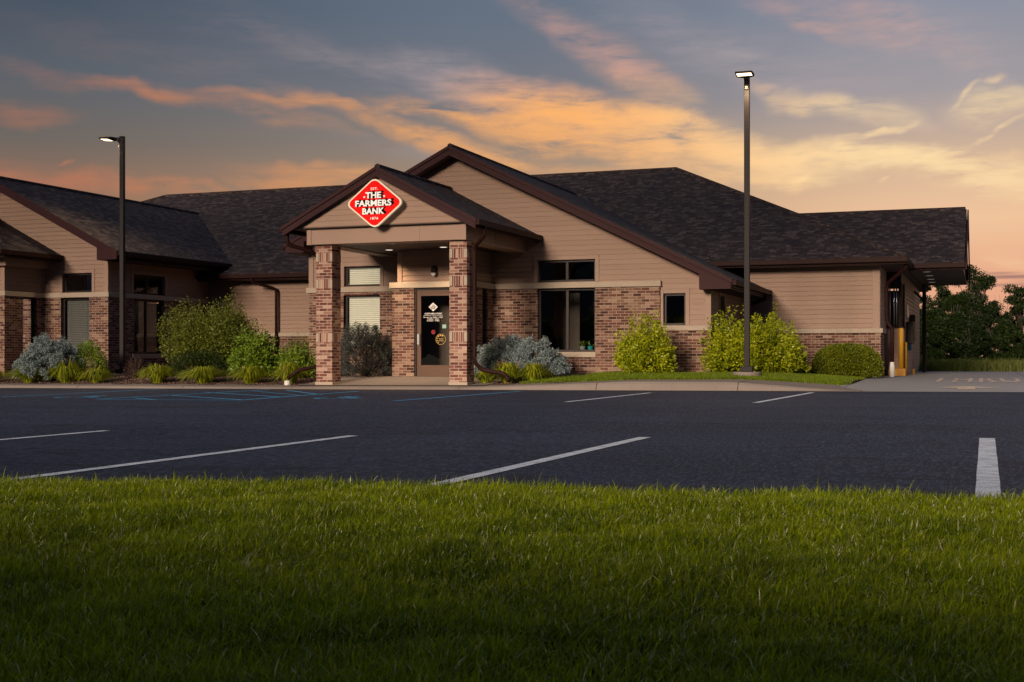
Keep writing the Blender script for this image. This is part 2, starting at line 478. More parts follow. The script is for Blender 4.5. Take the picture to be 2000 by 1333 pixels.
def paint(name, col):
    m, gg, b, o = newmat(name)
    p = pos(gg)
    fine = gg.noise(p, 150, 3, .7); mid = gg.noise(p, 9, 4, .7)
    c = gg.mix(gg.mr(gg.m('ADD', fine, gg.m('MULTIPLY', mid, .6)), .88, .58, 0, .8), col, (.06, .065, .08, 1))
    gg.put(b.inputs['Base Color'], c); b.inputs['Roughness'].default_value = .75
    bump(gg, b, fine, .5, .004)
    return m
M['stripe'] = paint('white_paint', (.80, .88, .96, 1))
M['blue'] = paint('blue_paint', (.07, .40, .72, 1))
M['drivepaint'] = paint('worn_tan_paint', (.72, .58, .44, 1))
def concgrey():
    m, gg, b, o = newmat('driveway_concrete')
    p = pos(gg)
    n = gg.noise(p, 1.3, 5, .6); f = gg.noise(p, 120, 3, .6)
    c = gg.mix(n, (.24, .235, .24, 1), (.34, .33, .33, 1)); c = gg.mix(gg.mr(f, .4, .8, 0, .3), c, (.42, .40, .39, 1))
    x, y, z = gg.sep(p)
    jo = None
    for (q, off, per) in ((x, .95, 3.6), (y, 24.6, 3.4)):
        d = gg.m('ABSOLUTE', gg.m('SUBTRACT', gg.m('FRACT', gg.m('ADD', gg.m('DIVIDE', gg.m('SUBTRACT', q, off), per), .5)), .5))
        k = gg.mr(d, .006, .0, 0, 1)
        jo = k if jo is None else gg.m('MAXIMUM', jo, k)
    c = gg.mix(jo, c, (.05, .05, .05, 1))
    gg.put(b.inputs['Base Color'], c); b.inputs['Roughness'].default_value = .7
    bump(gg, b, f, .3, .004)
    return m
M['drive'] = concgrey()
def leafmat(name, c1, c2, trans=.35, rough=.45, c3=None, spec=.4, nscale=2.5):
    m = bpy.data.materials.new(name); m.use_nodes = True; m.node_tree.nodes.clear(); gg = G(m.node_tree)
    L = m.node_tree.links
    o = gg.n('ShaderNodeOutputMaterial')
    b = gg.n('ShaderNodeBsdfPrincipled'); b.inputs['Roughness'].default_value = rough; b.inputs['Specular IOR Level'].default_value = spec
    ge = gg.n('ShaderNodeNewGeometry')
    n = gg.noise(ge.outputs['Position'], nscale, 3, .6)
    f = gg.m('MULTIPLY_ADD', ge.outputs['Random Per Island'], .65, gg.m('MULTIPLY_ADD', n, .9, -.28), clamp=True)
    c = gg.mix(f, c1, c2)
    if c3: c = gg.mix(gg.m('GREATER_THAN', ge.outputs['Random Per Island'], .976), c, c3)
    gg.put(b.inputs['Base Color'], c)
    tr = gg.n('ShaderNodeBsdfTranslucent'); gg.put(tr.inputs[0], gg.mix(1.0, c, (1.35, 1.25, .55, 1), 'MULTIPLY'))
    mx = gg.n('ShaderNodeMixShader'); mx.inputs[0].default_value = trans
    L.new(b.outputs[0], mx.inputs[1]); L.new(tr.outputs[0], mx.inputs[2]); L.new(mx.outputs[0], o.inputs[0])
    return m
M['grass'] = leafmat('grass_blades', (.010, .050, .001, 1), (.50, .60, .005, 1), .36, .30, (.75, .70, .48, 1), .5, 3.0)
M['lawngrass'] = leafmat('lawn_blades', (.08, .15, .004, 1), (.28, .36, .01, 1), .4, .5, (.24, .22, .09, 1))
M['fieldgrass'] = leafmat('field_blades', (.07, .11, .015, 1), (.24, .27, .06, 1), .3, .6, (.22, .19, .10, 1))
M['bright'] = leafmat('bright_leaves', (.13, .20, .005, 1), (.58, .60, .02, 1), .25, .38)
M['mid'] = leafmat('mid_leaves', (.06, .13, .010, 1), (.26, .36, .025, 1), .22, .45)
M['olive'] = leafmat('olive_leaves', (.06, .09, .010, 1), (.24, .27, .035, 1), .3, .45)
M['box'] = leafmat('boxwood_leaves', (.07, .11, .006, 1), (.30, .32, .015, 1), .3, .45)
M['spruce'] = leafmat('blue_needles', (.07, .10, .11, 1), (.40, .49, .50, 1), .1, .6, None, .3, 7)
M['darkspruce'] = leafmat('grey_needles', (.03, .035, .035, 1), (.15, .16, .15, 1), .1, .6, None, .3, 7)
M['lily'] = leafmat('lily_blades', (.10, .17, .006, 1), (.52, .54, .03, 1), .4, .45, (.35, .28, .08, 1))
M['flower'] = plain('orange_petals', (.75, .30, .03), .6, .2, 30)
M['yflower'] = plain('yellow_petals', (.80, .55, .12), .6, .2, 30)
M['redleaf'] = leafmat('barberry_leaves', (.03, .012, .014, 1), (.09, .04, .03, 1), .2, .5)
M['treeleaf'] = leafmat('tree_leaves', (.010, .026, .005, 1), (.045, .075, .012, 1), .3, .5, None, .3, .6)
M['treeleaf2'] = leafmat('tree_leaves_dark', (.008, .020, .005, 1), (.032, .056, .012, 1), .25, .5, None, .3, .6)
M['bark'] = plain('bark', (.07, .055, .045), .9, .35, 12, bmp=.6, bscale=30)
M['twig'] = plain('twigs', (.07, .05, .035), .9, .3, 12)
def mulchmat():
    m, gg, b, o = newmat('mulch')
    p = pos(gg)
    f = gg.noise(p, 55, 4, .75); n = gg.noise(p, 2, 3, .6)
    c = gg.ramp(f, [(.25, (.012, .007, .006, 1)), (.5, (.06, .032, .026, 1)), (.7, (.16, .095, .075, 1))])
    gg.put(b.inputs['Base Color'], c); b.inputs['Roughness'].default_value = .9
    bump(gg, b, f, 1.0, .02); return m
M['mulch'] = mulchmat()
M['chips'] = leafmat('wood_chips', (.05, .025, .02, 1), (.22, .13, .10, 1), .0, .8)
M['soil'] = plain('soil', (.022, .022, .008), .95, .4, 14, .1, bmp=.6, bscale=50)
M['field'] = plain('field_soil', (.05, .055, .02), .95, .4, 2, .1)

# ------------------------------------------------------------ the ground
BIG = 1500
CURB_Y = 24.6
def sheet(name, mat, xs, ys, zf, kind='structure', parent=None, label=None):
    V = []; F = []
    for j, y in enumerate(ys):
        for i, x in enumerate(xs): V.append((x, y, zf(x, y)))
    nx = len(xs)
    for j in range(len(ys) - 1):
        for i in range(nx - 1):
            a = j * nx + i; F.append((a, a + 1, a + nx + 1, a + nx))
    o = npmesh(name, np.array(V), np.array(F), mat, parent, True)
    if kind: o['kind'] = kind
    if label: o['label'] = label
    return o
tag(sheet('terrain', M['field'], [-BIG, -60, -5, 40, BIG], [-BIG, -40, 20, 46, 120, BIG], lambda x, y: -.35 if y < 46 else -.02), kind='structure')
lot = sheet('parking_lot', M['asphalt'], [-90, -40, 0, 40, 90], [1.0, 6, 12, 18, CURB_Y + .02], lambda x, y: zlot(x))
# foreground lawn soil
EDGE = [(-30, 2.5), (-4.85, 5.44), (-3.5, 5.66), (-2.15, 5.88), (.1, 6.08), (2.5, 6.3), (5, 6.5), (14, 7.3)]
def edgeY(x):
    return float(np.interp(x, [e[0] for e in EDGE], [e[1] for e in EDGE]))
def zfg(x, y):
    return zlot(x) + .012 + .03 * (1 - math.exp(-max(0, edgeY(x) - y) * 1.5)) + .005 * math.sin(1.7 * x + .8) * math.sin(1.3 * y + 1.0)
def fg_sheet():
    xs = np.linspace(-16, 12, 57); V = []; F = []
    ts = np.linspace(0, 1, 60)
    for t in ts:
        for x in xs:
            y = -12 + (edgeY(x) + 12) * t
            V.append((x, y, zfg(x, y)))
    n = len(xs)
    for j in range(len(ts) - 1):
        for i in range(n - 1):
            a = j * n + i; F.append((a, a + 1, a + n + 1, a + n))
    return tag(npmesh('lawn', np.array(V), np.array(F), M['soil'], None, True), kind='structure')
fg_sheet()

# kerb, pavement, bed, lawn strip, driveway.  heights along X
KX = [-60, -23, -14.6, -10.4, -8.2, -6.8, -4.7, -3.2, -2.3, 0]
KZ = [-.2, .02, .045, .075, .16, .222, .228, .13, .075, .09]
def zk(x): return float(np.interp(x, KX, KZ))
WX = [-60, -9.5, -7.5, -6.0, -4.8, -3.4, -2.2]       # pavement width behind the kerb
WW = [.75, .95, .9, 1.0, 1.6, 2.3, 2.2]
def wk(x): return float(np.interp(x, WX, WW))
xs = sorted(set(list(np.linspace(-60, -24, 7)) + list(np.linspace(-24, -2.2, 90)) + [-14.9, -10.2]))
gut = MB()
kb = MB()
for a, b in zip(xs[:-1], xs[1:]):
    def row(x):
        z0 = zlot(x) + .004; zt = zk(x); w_ = wk(x)
        return [(x, CURB_Y - .16, z0 + .004), (x, CURB_Y, z0 + .012), (x, CURB_Y + .05, z0 + (zt - z0) * .75), (x, CURB_Y + .10, zt), (x, CURB_Y + .16, zt + .004), (x, CURB_Y + w_, zt + .028)]
    ra, rb = row(a), row(b)
    for k in range(5): kb.poly([ra[k], rb[k], rb[k + 1], ra[k + 1]])
o = kb.build('sidewalk', M['concrete']); o['kind'] = 'structure'
# expansion joints as thin dark grooves in the kerb
jj = MB()
for x in (-20.5, -17.5, -14.6, -10.5, -7.45, -4.55):
    z0 = zlot(x) + .004; zt = zk(x)
    pts = [(CURB_Y - .002, z0 + .012), (CURB_Y + .048, z0 + (zt - z0) * .75), (CURB_Y + .098, zt + .002), (CURB_Y + .16, zt + .007), (CURB_Y + wk(x), zt + .031)]
    for (ya, za), (yb, zb) in zip(pts[:-1], pts[1:]):
        jj.poly([(x - .006, ya, za), (x + .006, ya, za), (x + .006, yb, zb), (x - .006, yb, zb)])
jo_ = jj.build('expansion_joint', M['signblack'], o)
# plaza under the portico
def zplaza(x, y):
    t = max(0, min(1, (y - 24.9) / 2.7)); e = zk(x) + .024
    return e + (.243 - e) * (t * t * (3 - 2 * t))
sheet('walkway', M['concrete'], np.linspace(-14.75, -10.1, 12), np.linspace(25.1, 29.0, 14), lambda x, y: zplaza(x, y) + .004)
# planting bed
def zbed(x, y):
    t = max(0, min(1, (y - 25.3) / 2.5)); e = zk(x) + .018
    return e + (.22 - e) * (t * t * (3 - 2 * t)) + .014 * math.sin(5 * x) * math.sin(4 * y)
sheet('mulch_bed', M['mulch'], np.linspace(-60, -14.7, 160), np.linspace(25.25, 33.7, 30), zbed)
sheet('mulch_bed', M['mulch'], np.linspace(-10.3, -8.4, 20), np.linspace(25.3, 29.0, 14), zbed)
# lawn strip in front of the right-hand wing
def ylawn(x): return CURB_Y + wk(x) - .02
LR = [(24.5, -2.9), (25.0, -2.75), (26.5, -2.62), (30.0, -2.6), (34, -2.6)]
def zl2(x, y):
    e = zk(x) + .024; t = max(0, min(1, (y - ylawn(x)) / 2.2)); tp = float(np.interp(x, [-4.5, -2.6], [.325, .20]))
    return e + (tp - e) * (t * (2 - t)) - .03 * max(0, min(1, (y - 29.5) / 3))
def lawn2():
    xs = np.linspace(-9.7, -2.62, 60); V = []; F = []
    ts = np.linspace(0, 1, 24)
    for t in ts:
        for x in xs:
            y = ylawn(x) + (33.7 - ylawn(x)) * t; V.append((x, y, zl2(x, y)))
    n = len(xs)
    for j in range(len(ts) - 1):
        for i in range(n - 1):
            a = j * n + i; F.append((a, a + 1, a + n + 1, a + n))
    return tag(npmesh('verge', np.array(V), np.array(F), M['soil'], None, True), kind='structure')
lawn2()
def zdrive(x, y):
    t = max(0, min(1, (y - 24.6) / 7)); e = zlot(x) + .006
    return e + (.20 - e) * t * (2 - t) - .0
sheet('driveway', M['drive'], [-3.4, -2.8, -2.3, -1.5, 0, 2, 5, 9, 14], np.linspace(CURB_Y, 46.5, 24), lambda x, y: zdrive(x, y) - (.03 if x < -3.2 else 0))
sheet('lawn', M['field'], [14, 20, 40, 120], np.linspace(CURB_Y, 46.5, 6), lambda x, y: .2)

# ------------------------------------------------------------ parking marks
def stripe(mat, p, q, wd, name='parking_stripe', lift=.004):
    p = Vector((p[0], p[1], 0)); q = Vector((q[0], q[1], 0)); d = (q - p).normalized(); n = Vector((-d.y, d.x, 0)) * wd / 2
    m = MB()
    k = 14; rnd = random.Random(int(abs(p.x * 100)))
    L_ = []; R_ = []
    for i in range(k + 1):
        c = p.lerp(q, i / k); e1 = 1 + rnd.uniform(-.022, .022); e2 = 1 + rnd.uniform(-.022, .022)
        L_.append(c + n * e1); R_.append(c - n * e2)
    for i in range(k):
        pts = [L_[i], R_[i], R_[i + 1], L_[i + 1]]
        m.poly([(v.x, v.y, zlot(v.x) + lift) for v in pts])
    return m.build(name, mat, lot)
def L2(a, b): return onlot(*a), onlot(*b)
def ext(p, q, t):   # extend q beyond by t metres
    d = Vector((q[0] - p[0], q[1] - p[1])); d.normalize(); return (q[0] + d.x * t, q[1] + d.y * t)
for a, b in (((690, 852), (60, 933)), ((1260, 855), (865, 945)), ((208, 842), (0, 860))):
    p, q = L2(a, b); stripe(M['stripe'], p, ext(p, q, 2.6), .105)
p, q = onlot(1928, 857), onlot(1930, 965)
stripe(M['stripe'], p, ext(p, q, 1.4), .118)
for a, b in (((1270, 768), (1105, 786)), ((1587, 767.5), (1475, 787.5))):
    p, q = L2(a, b); stripe(M['stripe'], p, q, .10)
# accessible bay, blue: lines pointing from the kerb, a closing line and hatching
def bl(a, b, w_=.12): p, q = L2(a, b); stripe(M['blue'], p, q, w_, 'blue_marking', .0045)
bl((1018, 765), (770, 784)); bl((320, 760.5), (5, 776.5)); bl((700, 765), (470, 782.5)); bl((525, 762), (190, 780.5))
bl((190, 781), (470, 782.6)); 
bl((560, 763), (625, 771.5), .11); bl((400, 767), (545, 776.0), .11); bl((320, 772), (475, 782), .11); bl((260, 778), (310, 782), .11); bl((490, 764), (590, 773.5), .07)
def access_mark(px, py):
    x, y = onlot(px, py); m = MB()
    def q(u0, v0, u1, v1, wd=.07):
        p_ = Vector((x + u0, y + v0, 0)); r_ = Vector((x + u1, y + v1, 0)); d = (r_ - p_).normalized(); n = Vector((-d.y, d.x, 0)) * wd
        m.poly([(v.x, v.y, zlot(v.x) + .005) for v in (p_ + n, p_ - n, r_ - n, r_ + n)])
    q(-.05, .55, .0, .15); q(0, .15, .35, .1); q(.35, .1, .45, -.3); q(-.05, .35, .25, .35)
    for k in range(10):
        a0 = math.radians(150 + k * 24); a1 = math.radians(150 + (k + 1) * 24)
        q(.1 + .38 * math.cos(a0), -.1 + .38 * math.sin(a0), .1 + .38 * math.cos(a1), -.1 + .38 * math.sin(a1), .05)
    for k in range(8):
        a0 = k * PI / 4; a1 = (k + 1) * PI / 4
        q(-.08 + .1 * math.cos(a0), .75 + .1 * math.sin(a0), -.08 + .1 * math.cos(a1), .75 + .1 * math.sin(a1), .05)
    m.build('wheelchair_symbol', M['blue'], lot)
access_mark(655, 778); access_mark(150, 776.5)

# ------------------------------------------------------------ text
def textmesh(s, size, offset=0.0, extrude=0.0, spacing=1.0):
    cu = bpy.data.curves.new('t', 'FONT'); cu.body = s; cu.size = size; cu.offset = offset; cu.extrude = extrude
    cu.align_x = 'CENTER'; cu.align_y = 'CENTER'; cu.space_character = spacing; cu.resolution_u = 3
    ob = bpy.data.objects.new('t', cu); COL.objects.link(ob)
    dg = bpy.context.evaluated_depsgraph_get(); dg.update()
    me = bpy.data.meshes.new_from_object(ob.evaluated_get(dg))
    V = [tuple(v.co) for v in me.vertices]; F = [tuple(p.vertices) for p in me.polygons]
    bpy.data.objects.remove(ob); bpy.data.curves.remove(cu); bpy.data.meshes.remove(me)
    return V, F
def text_on(mb, s, size, fn, **kw):
    V, F = textmesh(s, size, **kw); i = len(mb.v)
    mb.v += [fn(v) for v in V]; mb.f += [tuple(i + k for k in f) for f in F]

# ------------------------------------------------------------ THE BUILDING
bank = empty('bank_building', (-12.5, 30, .2), 'single-storey brick and tan siding bank with dark shingle roofs and gabled entrance portico', 'building')
def clip(poly, ax, val, keep_less):
    o = []
    n = len(poly)
    for i in range(n):
        p, q = poly[i], poly[(i + 1) % n]
        ip = (p[ax] <= val + 1e-9) if keep_less else (p[ax] >= val - 1e-9)
        iq = (q[ax] <= val + 1e-9) if keep_less else (q[ax] >= val - 1e-9)
        if ip: o.append(p)
        if ip != iq:
            t = (val - p[ax]) / (q[ax] - p[ax]); o.append((p[0] + (q[0] - p[0]) * t, p[1] + (q[1] - p[1]) * t))
    return o
def cells(poly, holes):
    us = sorted({min(p[0] for p in poly), max(p[0] for p in poly)} | {h for H in holes for h in H[:2]})
    zs = sorted({min(p[1] for p in poly), max(p[1] for p in poly)} | {h for H in holes for h in H[2:]})
    res = []
    for a, b in zip(us[:-1], us[1:]):
        for c, d in zip(zs[:-1], zs[1:]):
            mu, mz = (a + b) / 2, (c + d) / 2
            if any(H[0] < mu < H[1] and H[2] < mz < H[3] for H in holes): continue
            q = clip(clip(clip(clip(poly, 0, a, False), 0, b, True), 1, c, False), 1, d, True)
            if len(q) >= 3: res.append(q)
    # merge along z is unnecessary: faces share edges
    return res
def mapper(axis, plane, sgn):
    """axis 'Y': wall in plane Y=plane, outward -Y (sgn=-1). axis 'X': plane X=plane, outward +X (sgn=+1)"""
    if axis == 'Y': return lambda u, z, d=0.0: (u, plane + sgn * d, z)
    return lambda u, z, d=0.0: (plane + sgn * d, u, z)
LAP = .122
GAP = .006
def siding(name, axis, plane, sgn, poly, holes=(), parent=bank, label=None, GAP=.0055):
    fn = mapper(axis, plane, sgn); m = MB()
    zmin = min(p[1] for p in poly); zmax = max(p[1] for p in poly)
    k0 = math.floor(zmin / LAP)
    # per row: split by hole columns
    k = k0
    while k * LAP < zmax:
        za, zb = max(zmin, k * LAP), min(zmax, (k + 1) * LAP)
        row = clip(clip(poly, 1, za if za > k * LAP else za + GAP, False), 1, zb, True)
        if len(row) >= 3:
            for q in cells(row, [(h[0], h[1], h[2], h[3]) for h in holes if h[2] < zb and h[3] > za] and [h for h in holes if h[2] < zb and h[3] > za]):
                m.poly([fn(u, z, .006 + .012 * (1 - (z - k * LAP) / LAP)) for u, z in q])
                zl = min(z for u, z in q); us = [u for u, z in q if z < zl + 1e-6]
                if len(us) >= 2:
                    a, b = min(us), max(us); dd = .006 + .012 * (1 - (zl - k * LAP) / LAP)
                    m.poly([fn(a, zl, dd), fn(b, zl, dd), fn(b, zl, 0), fn(a, zl, 0)])
        k += 1
    for q in cells(poly, list(holes)): m.poly([fn(u, z, -.006) for u, z in q])
    o = m.build(name, M['siding'], parent, label)
    return o
def brick(name, axis, plane, sgn, poly, holes=(), parent=bank, reveal=.12, mat='brick', label=None):
    fn = mapper(axis, plane, sgn); m = MB()
    for q in cells(poly, holes): m.poly([fn(u, z) for u, z in q])
    for (a, b, c, d) in holes:
        for (p, q) in (((a, c), (b, c)), ((b, c), (b, d)), ((b, d), (a, d)), ((a, d), (a, c))):
            m.poly([fn(*p), fn(*q), fn(*q, -reveal), fn(*p, -reveal)])
    return m.build(name, M[mat], parent, label)
def abox(m, axis, plane, sgn, u0, u1, z0, z1, d0, d1):
    """box on a wall: u range, z range, from d0 to d1 outwards"""
    a, b = plane + sgn * d0, plane + sgn * d1
    lo, hi = min(a, b), max(a, b)
    if axis == 'Y': m.box(u0, u1, lo, hi, z0, z1)
    else: m.box(lo, hi, u0, u1, z0, z1)
    return m
def blinds(axis, plane, sgn, u0, u1, z0, z1, depth, mat, parent, pitch=.05):
    m = MB(); fn = mapper(axis, plane, sgn); z = z0
    while z < z1 - .01:
        m.poly([fn(u0, z, depth), fn(u1, z, depth), fn(u1, z + pitch * .86, depth - .02), fn(u0, z + pitch * .86, depth - .02)])
        m.poly([fn(u0, z, depth), fn(u1, z, depth), fn(u1, z, depth - .012), fn(u0, z, depth - .012)])
        z += pitch
    for t in (.18, .82):
        uu = u0 + (u1 - u0) * t; abox(m, axis, plane, sgn, uu - .003, uu + .003, z0, z1, depth + .002, depth + .006)
    return m.build('blinds', M[mat], parent)
def window(axis, plane, sgn, u0, u1, z0, z1, mull=0, bl=None, depth=.07, fw=.055, label=None, trim=False, sill=False):
    m = MB()
    d0, d1 = -depth - .05, -depth
    abox(m, axis, plane, sgn, u0, u0 + fw, z0, z1, d0, d1); abox(m, axis, plane, sgn, u1 - fw, u1, z0, z1, d0, d1)
    abox(m, axis, plane, sgn, u0 + fw, u1 - fw, z0, z0 + fw, d0, d1); abox(m, axis, plane, sgn, u0 + fw, u1 - fw, z1 - fw, z1, d0, d1)
    for k in range(mull):
        c = u0 + (u1 - u0) * (k + 1) / (mull + 1); abox(m, axis, plane, sgn, c - .035, c + .035, z0 + fw, z1 - fw, d0, d1 + .003)
    f = m.build('window', M['frame'], bank, label, bevel=.004)
    fn = mapper(axis, plane, sgn); dg = -depth - .028
    MB().poly([fn(u0 + fw, z0 + fw, dg), fn(u1 - fw, z0 + fw, dg), fn(u1 - fw, z1 - fw, dg), fn(u0 + fw, z1 - fw, dg)]).build('pane', M['glass'], f)
    if bl: blinds(axis, plane, sgn, u0 + fw + .01, u1 - fw - .01, z0 + fw + (bl[1] if len(bl) > 1 else 0), z1 - fw, -depth - .09, bl[0], f)
    if trim:
        t = MB(); tw_ = .095
        abox(t, axis, plane, sgn, u0 - tw_, u0, z0, z1 + tw_, -.03, .032); abox(t, axis, plane, sgn, u1, u1 + tw_, z0, z1 + tw_, -.03, .032)
        abox(t, axis, plane, sgn, u0, u1, z1, z1 + tw_, -.03, .032)
        # jambs
        abox(t, axis, plane, sgn, u0 - .02, u0 - .001, z0, z1, -.14, -.03); abox(t, axis, plane, sgn, u1 + .001, u1 + .02, z0, z1, -.14, -.03); abox(t, axis, plane, sgn, u0, u1, z1 + .001, z1 + .02, -.14, -.03)
        t.build('window_trim', M['trim'], f, bevel=.003)
    if sill:
        s_ = MB(); abox(s_, axis, plane, sgn, u0 - .06, u1 + .02, z0 - .13, z0 - .002, -.12, .035); s_.build('sill', M['stone'], f, bevel=.008)
    return f
def rectY(px0, py0, px1, py1, Y):
    a = onY(px0, py0, Y); b = onY(px1, py1, Y); m_ = onY((px0 + px1) / 2, py0, Y); n_ = onY((px0 + px1) / 2, py1, Y)
    return (a[0], b[0], n_[1], m_[1])
BT, BB = 2.52, 2.385      # upper stone band
LT, LB = 1.455, 1.335     # lower stone band
YM = 28.95                # siding plane of the middle block
YB = 28.87                # its brick face
RZ = lambda x: 5.95 - .492 * abs(x + 12.41)      # middle gable roof top surface
# --- middle block
wl_up = (onY(672.7, 516, YM)[0], onY(743.4, 516, YM)[0], BT + .02, 3.06)
wr_up = (onY(1050, 502, YM)[0], onY(1163, 502, YM)[0], BT + .02, 3.075)
ws = (onY(1296, 572, YM)[0], onY(1339.4, 572, YM)[0], LT + .005, 2.215)
wl_lo = (onY(671, 574, YB)[0], onY(742, 574, YB)[0], .93, 2.31)
wr_lo = (onY(1050, 566, YB)[0], onY(1162.5, 566, YB)[0], .84, BB - .002)
XBE = -7.17
gp = [(-16.58, BT), (XBE, BT), (XBE, 3.2), (-12.41, 5.78), (-16.58, 3.72)]
gpr = [(XBE, LT), (-6.0, LT), (-6.0, RZ(-6) - .17), (XBE, RZ(XBE) - .17)]
gpm = [(-16.58, BT), (XBE, BT), (XBE, RZ(XBE) - .17), (-12.41, 5.78), (-16.58, RZ(-16.58) - .17)]
siding('siding_wall', 'Y', YM, -1, gpm, [wl_up, wr_up], label='tan lap siding under the big middle gable', GAP=.0025)
siding('siding_wall', 'Y', YM, -1, gpr, [ws], GAP=.0025)
BG = .1
brick('brick_wall', 'Y', YB, -1, [(-16.58, BG), (-13.49, BG), (-13.49, BB), (-16.58, BB)], [wl_lo])
brick('brick_wall', 'Y', YB, -1, [(-11.4, BG), (XBE, BG), (XBE, BB), (-11.4, BB)], [wr_lo])
m = MB(); m.poly([(XBE, YB, BG), (XBE, YM + .02, BG), (XBE, YM + .02, BB), (XBE, YB, BB)]); m.poly([(-16.58, YB, BG), (-16.58, 33.6, BG), (-16.58, 33.6, BB), (-16.58, YB, BB)]); m.each('brick_wall', M['brick'], bank)
brick('brick_wall', 'Y', YB + .03, -1, [(XBE, BG), (-5.97, BG), (-5.97, LB), (XBE, LB)], [])
brick('brick_wall', 'X', -5.97, 1, [(YB + .03, BG), (33.6, BG), (33.6, LB), (YB + .03, LB)], [])
we = (onX(1404.6, 600, -6.0)[0], onX(1413.5, 600, -6.0)[0], LT + .03, 2.2)
siding('siding_wall', 'X', -6.0, 1, [(YM, LT), (33.6, LT), (33.6, 2.36), (YM, 2.36)], [we])
m = MB()
m.box(-16.64, -13.45, YB - .045, YM + .01, BB, BT); m.box(-11.44, XBE + .03, YB - .045, YM + .01, BB, BT)
m.box(-13.55, -11.34, 27.5 - .045, 27.6, BB, BT); m.box(-11.45, -11.34, 27.6, YB - .046, BB, BT)
m.box(XBE + .002, -5.93, YB - .02, YM + .01, LB, LT); m.box(-6.01, -5.93, YM + .011, 33.58, LB, LT)
m.each('stone_band', M['stone'], bank, bevel=.006)
# corner boards and frieze
m = MB()
m.box(-6.1, -5.965, YM - .035, YM + .1, LT, 2.37); m.box(-16.61, -16.47, YM - .035, YM + .1, BT, 3.70)
m.each('corner_board', M['trim'], bank, bevel=.003)
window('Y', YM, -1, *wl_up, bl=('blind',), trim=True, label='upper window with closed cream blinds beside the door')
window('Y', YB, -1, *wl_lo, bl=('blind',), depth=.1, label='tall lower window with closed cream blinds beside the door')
window('Y', YM, -1, *wr_up, mull=1, trim=True)
window('Y', YB, -1, *wr_lo, mull=1, depth=.1, sill=True, label='large two-pane dark window in the brick wall')
window('Y', YM, -1, *ws, trim=True)
window('X', -6.0, 1, *we, trim=True)
# interior room behind the windows
m = MB()
m.box(-16.5, -8.3, 32.6, 32.7, .1, 3.4); m.box(-13.6, -13.45, 29.2, 32.5, .1, 3.6); m.box(-16.5, -6.1, 29.1, 33.5, 0.1, .22)
m.box(-10.35, -9.7, 30.6, 30.7, .22, 2.35); m.box(-9.35, -9.25, 30.9, 31.1, .22, 3.3)
m.each('interior_wall', M['dark'], bank)
m = MB(); m.box(-10.2, -8.4, 28.98, 29.3, .76, .83); m.build('window_ledge', M['dark'], bank)

# --- vestibule with the door
YV = 27.5
df = (onY(808.5, 600, YV)[0], onY(808.5, 600, YV)[0] + 1.06, .2, BB - .002)
brick('brick_wall', 'Y', YV, -1, [(-13.49, BG), (-11.4, BG), (-11.4, BB), (-13.49, BB)], [df])
sw = (onX(942, 600, -11.4)[0], onX(952.5, 600, -11.4)[0], .85, BB - .002)
brick('brick_wall', 'X', -11.4, 1, [(YV, BG), (YB, BG), (YB, BB), (YV, BB)], [sw])
brick('brick_wall', 'X', -13.49, -1, [(YV, BG), (YB, BG), (YB, BB), (YV, BB)], [])
window('X', -11.4, 1, *sw, depth=.05, fw=.04)
siding('siding_wall', 'Y', YV + .08, -1, [(-13.28, BT), (-11.5, BT), (-11.5, 3.3), (-13.28, 3.3)])
siding('siding_wall', 'X', -11.48, 1, [(YV + .1, BT), (YM, BT), (YM, 3.3), (YV + .1, 3.3)])
m = MB(); m.box(-13.37, -13.25, YV + .04, YV + .16, BT, 3.28); m.box(-11.53, -11.44, YV + .04, YV + .13, BT, 3.28); m.each('corner_board', M['trim'], bank, bevel=.003)
m = MB(); m.box(-13.34, -13.30, YV + .17, YM - .03, BT, 3.28); m.build('siding_wall', M['trim'], bank)
m = MB(); m.box(-13.3, -11.6, 28.6, 28.7, .1, 3.2); m.each('interior_wall', M['dark'], bank)
# door
a, b, z0, z1 = df
m = MB(); yf = YV + .04
m.box(a, a + .05, yf, yf + .1, z0, z1); m.box(b - .05, b, yf, yf + .1, z0, z1); m.box(a + .05, b - .05, yf, yf + .1, z1 - .05, z1)
m.build('door_frame', M['frame'], bank, bevel=.004)
a += .053; b -= .053; z1 -= .055; z0 += .05
gl0, gl1, gz0, gz1 = a + .105, b - .105, z0 + .27, z1 - .14
m = MB(); yd = yf + .02
m.box(a, gl0, yd, yd + .045, z0, z1); m.box(gl1, b, yd, yd + .045, z0, z1); m.box(gl0, gl1, yd, yd + .045, z0, gz0); m.box(gl0, gl1, yd, yd + .045, gz1, z1)
door = m.build('door', M['doorframe'], bank, 'bronze entrance door with full glass and white decals', bevel=.003)
MB().box(a - .05, b + .05, yd - .04, yd + .06, z0 - .05, z0 - .005).build('threshold', M['metal'], door)
MB().poly([(gl0, yd + .02, gz0), (gl1, yd + .02, gz0), (gl1, yd + .02, gz1), (gl0, yd + .02, gz1)]).build('pane', M['glass'], door)
m = MB(); hx = gl0 - .02
m.tube([(hx, yd - .003, 1.0), (hx, yd - .06, 1.0), (hx, yd - .06, 1.28), (hx, yd - .003, 1.28)], .012, 8)
m.box(hx - .075, hx - .02, yd - .012, yd - .001, 1.02, 1.27)
m.build('handle', M['metal'], door, smooth=False)
ydc = yd + .012
def dt(s, size, cx, cz, mat='decal', name='door_lettering', **kw):
    mm = MB(); text_on(mm, s, size, lambda v: (cx + v[0], ydc, cz + v[1]), **kw); return mm.build(name, M[mat], door)
cx = onY(846, 600, YV + .07)[0]; cz = onY(846, 600, YV + .07)[1]
m = MB(); m.poly([(cx - .12, ydc, cz), (cx, ydc, cz - .105), (cx + .12, ydc, cz), (cx, ydc, cz + .105)]); m.build('diamond_decal', M['decal'], door)
